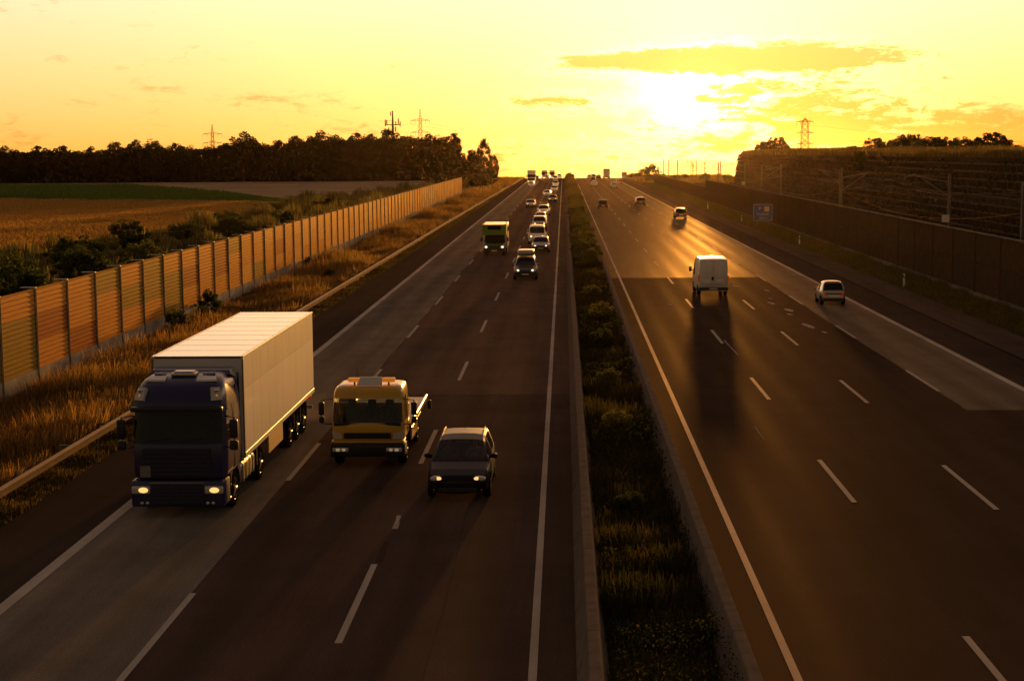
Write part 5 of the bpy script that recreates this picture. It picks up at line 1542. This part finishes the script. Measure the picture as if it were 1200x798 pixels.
MB().tube([(.05, .10, 1.42), (.75, .16, 1.50)], .012, 4).build('wiper', 'plastic_black', tw)

# ---- white panel van seen from behind (rear at local y = L)
def panel_van(x, y, rz, label):
    L, W, H = 5.4, 2.02, 2.50
    t = thing('panel_van', label, 'van', (x, y, 0), rz)
    keys = [(0, .85, .78), (.06, 1.0, .90), (.6, 1.12, .97), (1.0, 1.28, 1.0), (1.75, 2.18, .98), (2.1, 2.42, .97), (2.6, 2.50, .965), (4.6, 2.50, .965), (5.2, 2.47, .96), (5.33, 2.45, .96), (5.4, 2.38, .95)]
    ys = sorted(set([k[0] for k in keys] + [round(v, 2) for v in np.arange(0, L, .15)]))
    ys = [v for i, v in enumerate(ys) if i == 0 or v - ys[i - 1] > .03]
    rows = []
    for yv in ys:
        zt_ = ip(yv, [(k[0], k[1]) for k in keys]); w = ip(yv, [(k[0], k[2]) for k in keys]) * W / 2
        belt = min(1.22, zt_ - .06); h = zt_ - belt
        ar = .34
        for yw in (1.0, 4.35):
            d2 = .41 ** 2 - (yv - yw) ** 2
            if d2 > 0:
                ar = max(ar, .34 + math.sqrt(d2))
        half = [(0, .36), (w - .14, ar), (w - .03, max(ar, .42)), (w, max(.8, ar + .05)), (w, max(belt - .05, ar + .1)), (w - .01, max(belt, ar + .12)), (w - .045 * min(1, h), belt + .86 * h), (w - .12, belt + .975 * h), (w * .5, belt + .997 * h), (0, zt_)]
        rows.append([(a, yv, b) for a, b in half] + [(-a, yv, b) for a, b in half[8:0:-1]])
    mid = [(ys[i] + ys[i + 1]) / 2 for i in range(len(ys) - 1)]
    loft(rows, t, 'paint_white', [('windscreen', 'glass_dark', lambda i, j: j in (7, 8, 9, 10) and 1.05 < mid[i] < 2.05), ('door_window', 'glass_dark', lambda i, j: j == 5 and 1.4 < mid[i] < 2.3), ('door_window', 'glass_dark', lambda i, j: j == 12 and 1.4 < mid[i] < 2.3)])
    for s in (-1, 1):
        d = MB().rbox(min(s * .012, s * .90), max(s * .012, s * .90), L - .02, L + .035, .62, 2.26, .03).build('rear_door', 'paint_white', t, 45)
        MB().rbox(s * .45 - .30, s * .45 + .30, L + .03, L + .045, .75, 1.15, .02, 1).build('pressing', 'paint_white', d, 45)
        MB().rbox(s * .955 - .045, s * .955 + .045, L - .06, L + .05, 1.02, 1.42, .02, 1).build('tail_light', 'tail_red', t)
        mi = MB().rbox(s * 1.20 - .09, s * 1.20 + .09, 1.28, 1.40, 1.38, 1.72, .04).build('mirror', 'plastic_black', t, 45)
        MB().tube([(s * .98, 1.42, 1.45), (s * 1.18, 1.36, 1.50)], .03, 5).build('bracket', 'plastic_black', mi)
        for yw in (1.0, 4.35):
            wheel(t, s * (W / 2 - .14), yw, .34, .24, s)
        MB().rbox(s * .98 - .02, s * .98 + .02, 1.6, 3.8, .34, .46, .01, 1).build('side_strip', 'plastic_black', t)
        MB().ball((s * .72, .10, .95), .16, .10, .14).build('headlight', 'lens_clear', t, 60)
    MB().rbox(-.98, .98, L - .10, L + .10, .42, .60, .03).build('rear_bumper', 'plastic_black', t, 45)
    MB().rbox(-.02, .12, L + .036, L + .06, 1.08, 1.30, .03).build('door_handle', 'plastic_black', t, 45)
    MB().box(-.26, .26, L + .102, L + .108, .46, .56).build('number_plate', 'sign_white', t)
    MB().rbox(-.14, .14, L - .02, L + .03, 2.31, 2.345, .01, 1).build('brake_light', 'tail_red', t)
panel_van(9.84, 104.3 + 5.4, math.pi, 'white panel van with blank double rear doors, driving away into the glare')

# ---- small two-seater
sm = car('micro', 'small_car', 'tiny silver-white two-seater in the pale lane by the noise wall', 'car', 16.66, 98.0 + 2.75, math.pi, 'paint_silver', 2.75, 1.56, 1.46, 0, 'off', 'cars')
MB().rbox(-.52, .52, 2.70, 2.78, .66, .74, .02, 1).build('trim', 'plastic_black', sm)
MB().rbox(-.5, .5, 2.28, 2.40, 1.425, 1.465, .015, 1).build('roof_spoiler', 'paint_silver', sm)

# ---- green camper / box lorry with overcab
cp = thing('camper_truck', 'box camper with green overcab front and dark cab, lit headlights', 'camper', (-6.48, 146.6, 0))
car_rows = []
lv = [(.45, .0, .98), (.75, -.02, 1.0), (.98, .02, 1.0), (1.05, .18, .99), (1.18, .75, .98), (1.85, 1.25, .90), (1.90, 1.5, .88)]
rows = []
for z, yf, hw in lv:
    half = [(0, yf), (hw * .5, yf + .02), (hw * .85, yf + .10), (hw, yf + .3), (hw, max(1.3, yf + .5)), (hw, 2.3), (0, 2.3)]
    rows.append([(a, b, z) for a, b in half] + [(-a, b, z) for a, b in half[5:0:-1]])
loft(rows, cp, 'paint_dark_grey', [('windscreen', 'glass_dark', lambda i, j: i == 4 and j in (0, 1, 2, 9, 10, 11)), ('door_window', 'glass_dark', lambda i, j: i == 4 and j in (3,)), ('door_window', 'glass_dark', lambda i, j: i == 4 and j in (8,))], body_name='cab')
MB().hexa([(-1.10, .45, 1.93), (1.10, .45, 1.93), (1.12, 2.2, 1.93), (-1.12, 2.2, 1.93)], [(-1.12, .30, 2.82), (1.12, .30, 2.82), (1.14, 2.2, 2.86), (-1.14, 2.2, 2.86)]).build('overcab', 'paint_green', cp)
MB().rbox(-.62, .62, .265, .33, 2.42, 2.78, .02, 1).build('front_panel', 'paint_black', cp)
MB().rbox(-1.15, 1.15, 2.2, 6.3, .62, 2.86, .04, 1).build('living_box', 'paint_cream', cp)
MB().box(-1.13, 1.13, .35, 6.2, 2.865, 2.90).build('roof_edge', 'paint_dark_grey', cp)
MB().rbox(-.86, .86, .05, .30, 1.02, 1.10, .02, 1).build('bonnet_band', 'paint_green', cp)
MB().rbox(-.95, .95, -.06, .3, .38, .62, .04).build('bumper', 'plastic_black', cp, 45)
MB().rbox(-.5, .5, -.04, .05, .68, .92, .03).build('grille', 'plastic_black', cp)
MB().box(-.26, .26, -.075, -.062, .44, .55).build('number_plate', 'sign_white', cp)
for s in (-1, 1):
    hl = MB().ball((s * .76, .02, .84), .18, .10, .13).build('headlight', 'lens_clear', cp, 60)
    MB().ball((s * .76, -.075, .84), .12, .05, .10).build('bulb', 'headlamp_far', hl, 60)
    MB().rbox(s * 1.22 - .09, s * 1.22 + .09, 1.0, 1.12, 1.3, 1.68, .03).build('mirror', 'plastic_black', cp, 45)
    wheel(cp, s * .86, .95, .35, .24, s); wheel(cp, s * .86, 4.7, .35, .34, s)
    for k in range(4):
        MB().rbox(s * 1.155 - .015, s * 1.155 + .015, 2.5 + .9 * k, 2.9 + .9 * k, 2.1, 2.6, .01, 1).build('side_window', 'glass_dark', cp)
    for k, yk in enumerate((.32, 2.0, 4.0, 6.1)):
        MB().ball((s * 1.05, yk, 2.92), .05, .05, .05, 8, 4).build('marker_lamp', 'indicator_orange', cp, 60)

# ---- other traffic
gO, gD = 'oncoming cars in the queue', 'cars driving away'
mp = car('mpv', 'people_carrier', 'dark people carrier with a roof box leading the oncoming queue', 'car', -2.92, 118.2, 0, 'paint_dark_grey', 4.7, 1.84, 1.70, 1, 'far', gO, rails=True)
MB().rbox(-.62, .62, 1.75, 3.65, 1.78, 2.16, .14, 3).build('roof_box', 'paint_silver', mp, 45)
MB().box(-.6, .6, 2.0, 2.06, 1.72, 1.785).box(-.6, .6, 3.3, 3.36, 1.72, 1.785).build('cross_bar', 'plastic_black', mp)
car('sedan', 'saloon_car', 'dark grey saloon close behind the people carrier with roof box', 'car', -2.24, 150.4, 0, 'paint_dark_grey', 4.6, 1.78, 1.50, 1, 'far', gO)
car('bus', 'minibus', 'white minibus half hidden behind the dark grey saloon', 'van', -2.83, 164.2, 0, 'paint_white', 4.9, 1.92, 1.95, 1, 'far', gO)
car('suv', 'off_roader', 'dark off-roader right behind the white minibus', 'car', -3.0, 194.3, 0, 'paint_dark_grey', 4.5, 1.86, 1.72, 1, 'far', gO, rails=True)
car('hatch', 'hatchback_car', 'silver hatchback mostly hidden behind the dark off-roader', 'car', -3.17, 213, 0, 'paint_silver', 4.2, 1.75, 1.5, 2, 'far', gO)
car('suv', 'off_roader', 'silver off-roader in the middle of the oncoming queue', 'car', -3.05, 237.8, 0, 'paint_silver', 4.6, 1.88, 1.66, 1, 'far', gO)
car('sedan', 'saloon_car', 'dark saloon alone in the middle oncoming lane', 'car', -5.71, 272.9, 0, 'paint_dark_grey', 4.5, 1.78, 1.46, 2, 'far', gO)
for style, x, y, p_, lab in [
    ('sedan', -2.13, 302, 'paint_black', 'dark saloon ahead of the far end of the oncoming queue'),
    ('sedan', -3.6, 340, 'paint_silver', 'pale saloon left of and behind the far dark saloon'),
    ('sedan', -2.3, 383, 'paint_silver', 'small pale saloon, first beyond the pair near the crest'),
    ('mpv', -2.3, 440, 'paint_white', 'small white car in the outer lane below the crest'),
    ('suv', -2.86, 532, 'paint_silver', 'tiny pale car in the outer lane just below the crest'),
    ('hatch', -9.0, 437.9, 'paint_silver', 'small pale car in front of the far white lorry'),
    ('hatch', -5.68, 556, 'paint_silver', 'tiny car in the middle lane on the crest'),
    ('suv', -1.6, 574, 'paint_silver', 'tiny car nearest the median on the crest'),
    ('mpv', -8.87, 534, 'paint_black', 'tiny dark car next to the far white lorry')]:
    car(style, 'car', lab, 'car', x, y, 0, p_, 4.5, 1.78, {'mpv': 1.68, 'suv': 1.68}.get(style, 1.46), 2, 'far', gO)
for style, x, y, p_, lab, L_, H_ in [
    ('suv', 6.58, 266.4, 'paint_black', 'black car alone in the lane beside the median, driving away', 4.4, 1.58),
    ('hatch', 13.63, 282, 'paint_dark_grey', 'dark hatchback ahead of the white van casting a long shadow', 4.2, 1.5),
    ('hatch', 16.62, 225.5, 'paint_violet', 'violet hatchback in the pale lane far ahead of the small car', 4.1, 1.52),
    ('sedan', 8.51, 442, 'paint_white', 'small white saloon high on the departing lanes', 4.5, 1.45),
    ('suv', 9.34, 504.5, 'paint_black', 'tiny dark car just ahead of the high white saloon', 4.5, 1.65),
    ('sedan', 13.34, 421.4, 'paint_silver', 'small silver saloon in the middle of the departing lanes', 4.6, 1.45),
    ('hatch', 16.34, 468.5, 'paint_red', 'small dark red hatchback in the departing pale lane near the crest', 4.2, 1.52),
    ('hatch', 9.26, 569, 'paint_silver', 'tiny pale car on the departing crest nearest the median', 4.3, 1.5),
    ('suv', 10.7, 574, 'paint_black', 'tiny dark car on the departing crest, second from the median', 4.3, 1.6),
    ('sedan', 12.44, 568, 'paint_dark_grey', 'tiny dark car on the departing crest left of the far lorry', 4.5, 1.45)]:
    t = car(style, 'car', lab, 'car', x, y + L_, math.pi, p_, L_, 1.78, H_, 1 if y < 300 else 2, 'off', gD)
    t.location.z = zt(y)
# ---- far lorries and vans
def far_lorry(x, y, rz, label, cab_mat, box_mat, L=12.0, H=3.9, W=2.5, lights=True):
    t = thing('lorry', label, 'lorry', (x, y, zt(y)), rz, 'distant lorries')
    h = min(H - .15, 3.5)
    rows = []
    for z, yf, hw in [(.4, .02, .97), (1.0, 0, 1.0), (h * .52, .05, 1.0), (h * .54, .07, 1.0), (h * .80, .2, .98), (h * .83, .22, .98), (h * .93, .5, .95), (h, 1.1, .85)]:
        hw *= W / 2
        half = [(0, yf), (hw * .8, yf + .05), (hw, yf + .35), (hw, 2.2), (0, 2.2)]
        rows.append([(a, b, z) for a, b in half] + [(-a, b, z) for a, b in half[3:0:-1]])
    loft(rows, t, cab_mat, [('windscreen', 'glass_dark', lambda i, j: i == 3 and j in (0, 1, 6, 7)), ('door_window', 'glass_dark', lambda i, j: i == 3 and j == 2), ('door_window', 'glass_dark', lambda i, j: i == 3 and j == 5)], body_name='cab')
    MB().rbox(-W / 2, W / 2, 2.5, L, 1.0, H, .05, 1).build('box_body', box_mat, t)
    MB().box(-.5, .5, 1.0, L - .3, .6, .98).build('chassis', 'plastic_black', t)
    MB().rbox(-W * .45, W * .45, -.03, .1, .95, h * .5, .03, 1).build('grille', 'plastic_black', t)
    for s in (-1, 1):
        for yw in (1.3, L - 3.2, L - 1.9):
            wheel(t, s * (W / 2 - .18), yw, .48, .34, s)
        if lights:
            MB().ball((s * .9, -.05, .8), .2, .08, .12).build('headlight', 'headlamp_far', t, 60)
        MB().rbox(s * .95 - .2, s * .95 + .2, L - .02, L + .05, .8, .98, .02, 1).build('tail_light', 'tail_red', t)
        MB().rbox(s * (W / 2 + .2) - .1, s * (W / 2 + .2) + .1, .1, .25, h * .56, h * .76, .03, 1).build('mirror', 'plastic_black', t)
    return t
far_lorry(-9.9, 484, 0, 'white lorry with dark windscreen far up the truck lane', 'paint_white', 'paint_white', 12, 4.0)
far_lorry(15.1, 557.7 + 12, math.pi, 'pale rounded tanker-like lorry on the departing crest', 'paint_silver', 'paint_cream', 12, 3.6, 2.2, False)
far_lorry(-7.2, 592, 0, 'pale lorry just appearing over the crest in the middle lane', 'paint_silver', 'paint_silver', 9, 3.0, 2.1)
far_lorry(-4.4, 594, 0, 'pale van-like lorry appearing over the crest beside the outer lane', 'paint_white', 'paint_white', 8, 2.9, 2.0)

# ------------------------------------------------------------------ evening haze, also standing in for lens glare round the sun
m, nt, out = new_mat('haze_air')
pv = node(nt, 'ShaderNodeVolumePrincipled', {'Color': (1.0, 0.72, 0.45), 'Density': 0.000008, 'Anisotropy': 0.88})
nt.links.new(pv.outputs[0], out.inputs['Volume'])
hz = MB().box(-6200, 6200, -80, 7200, zt(7000) - 2, 75).build('haze', 'haze_air')
hz['kind'] = 'stuff'; hz['label'] = 'thin golden evening haze over the whole landscape, doubling as sun glare'; hz['category'] = 'haze'
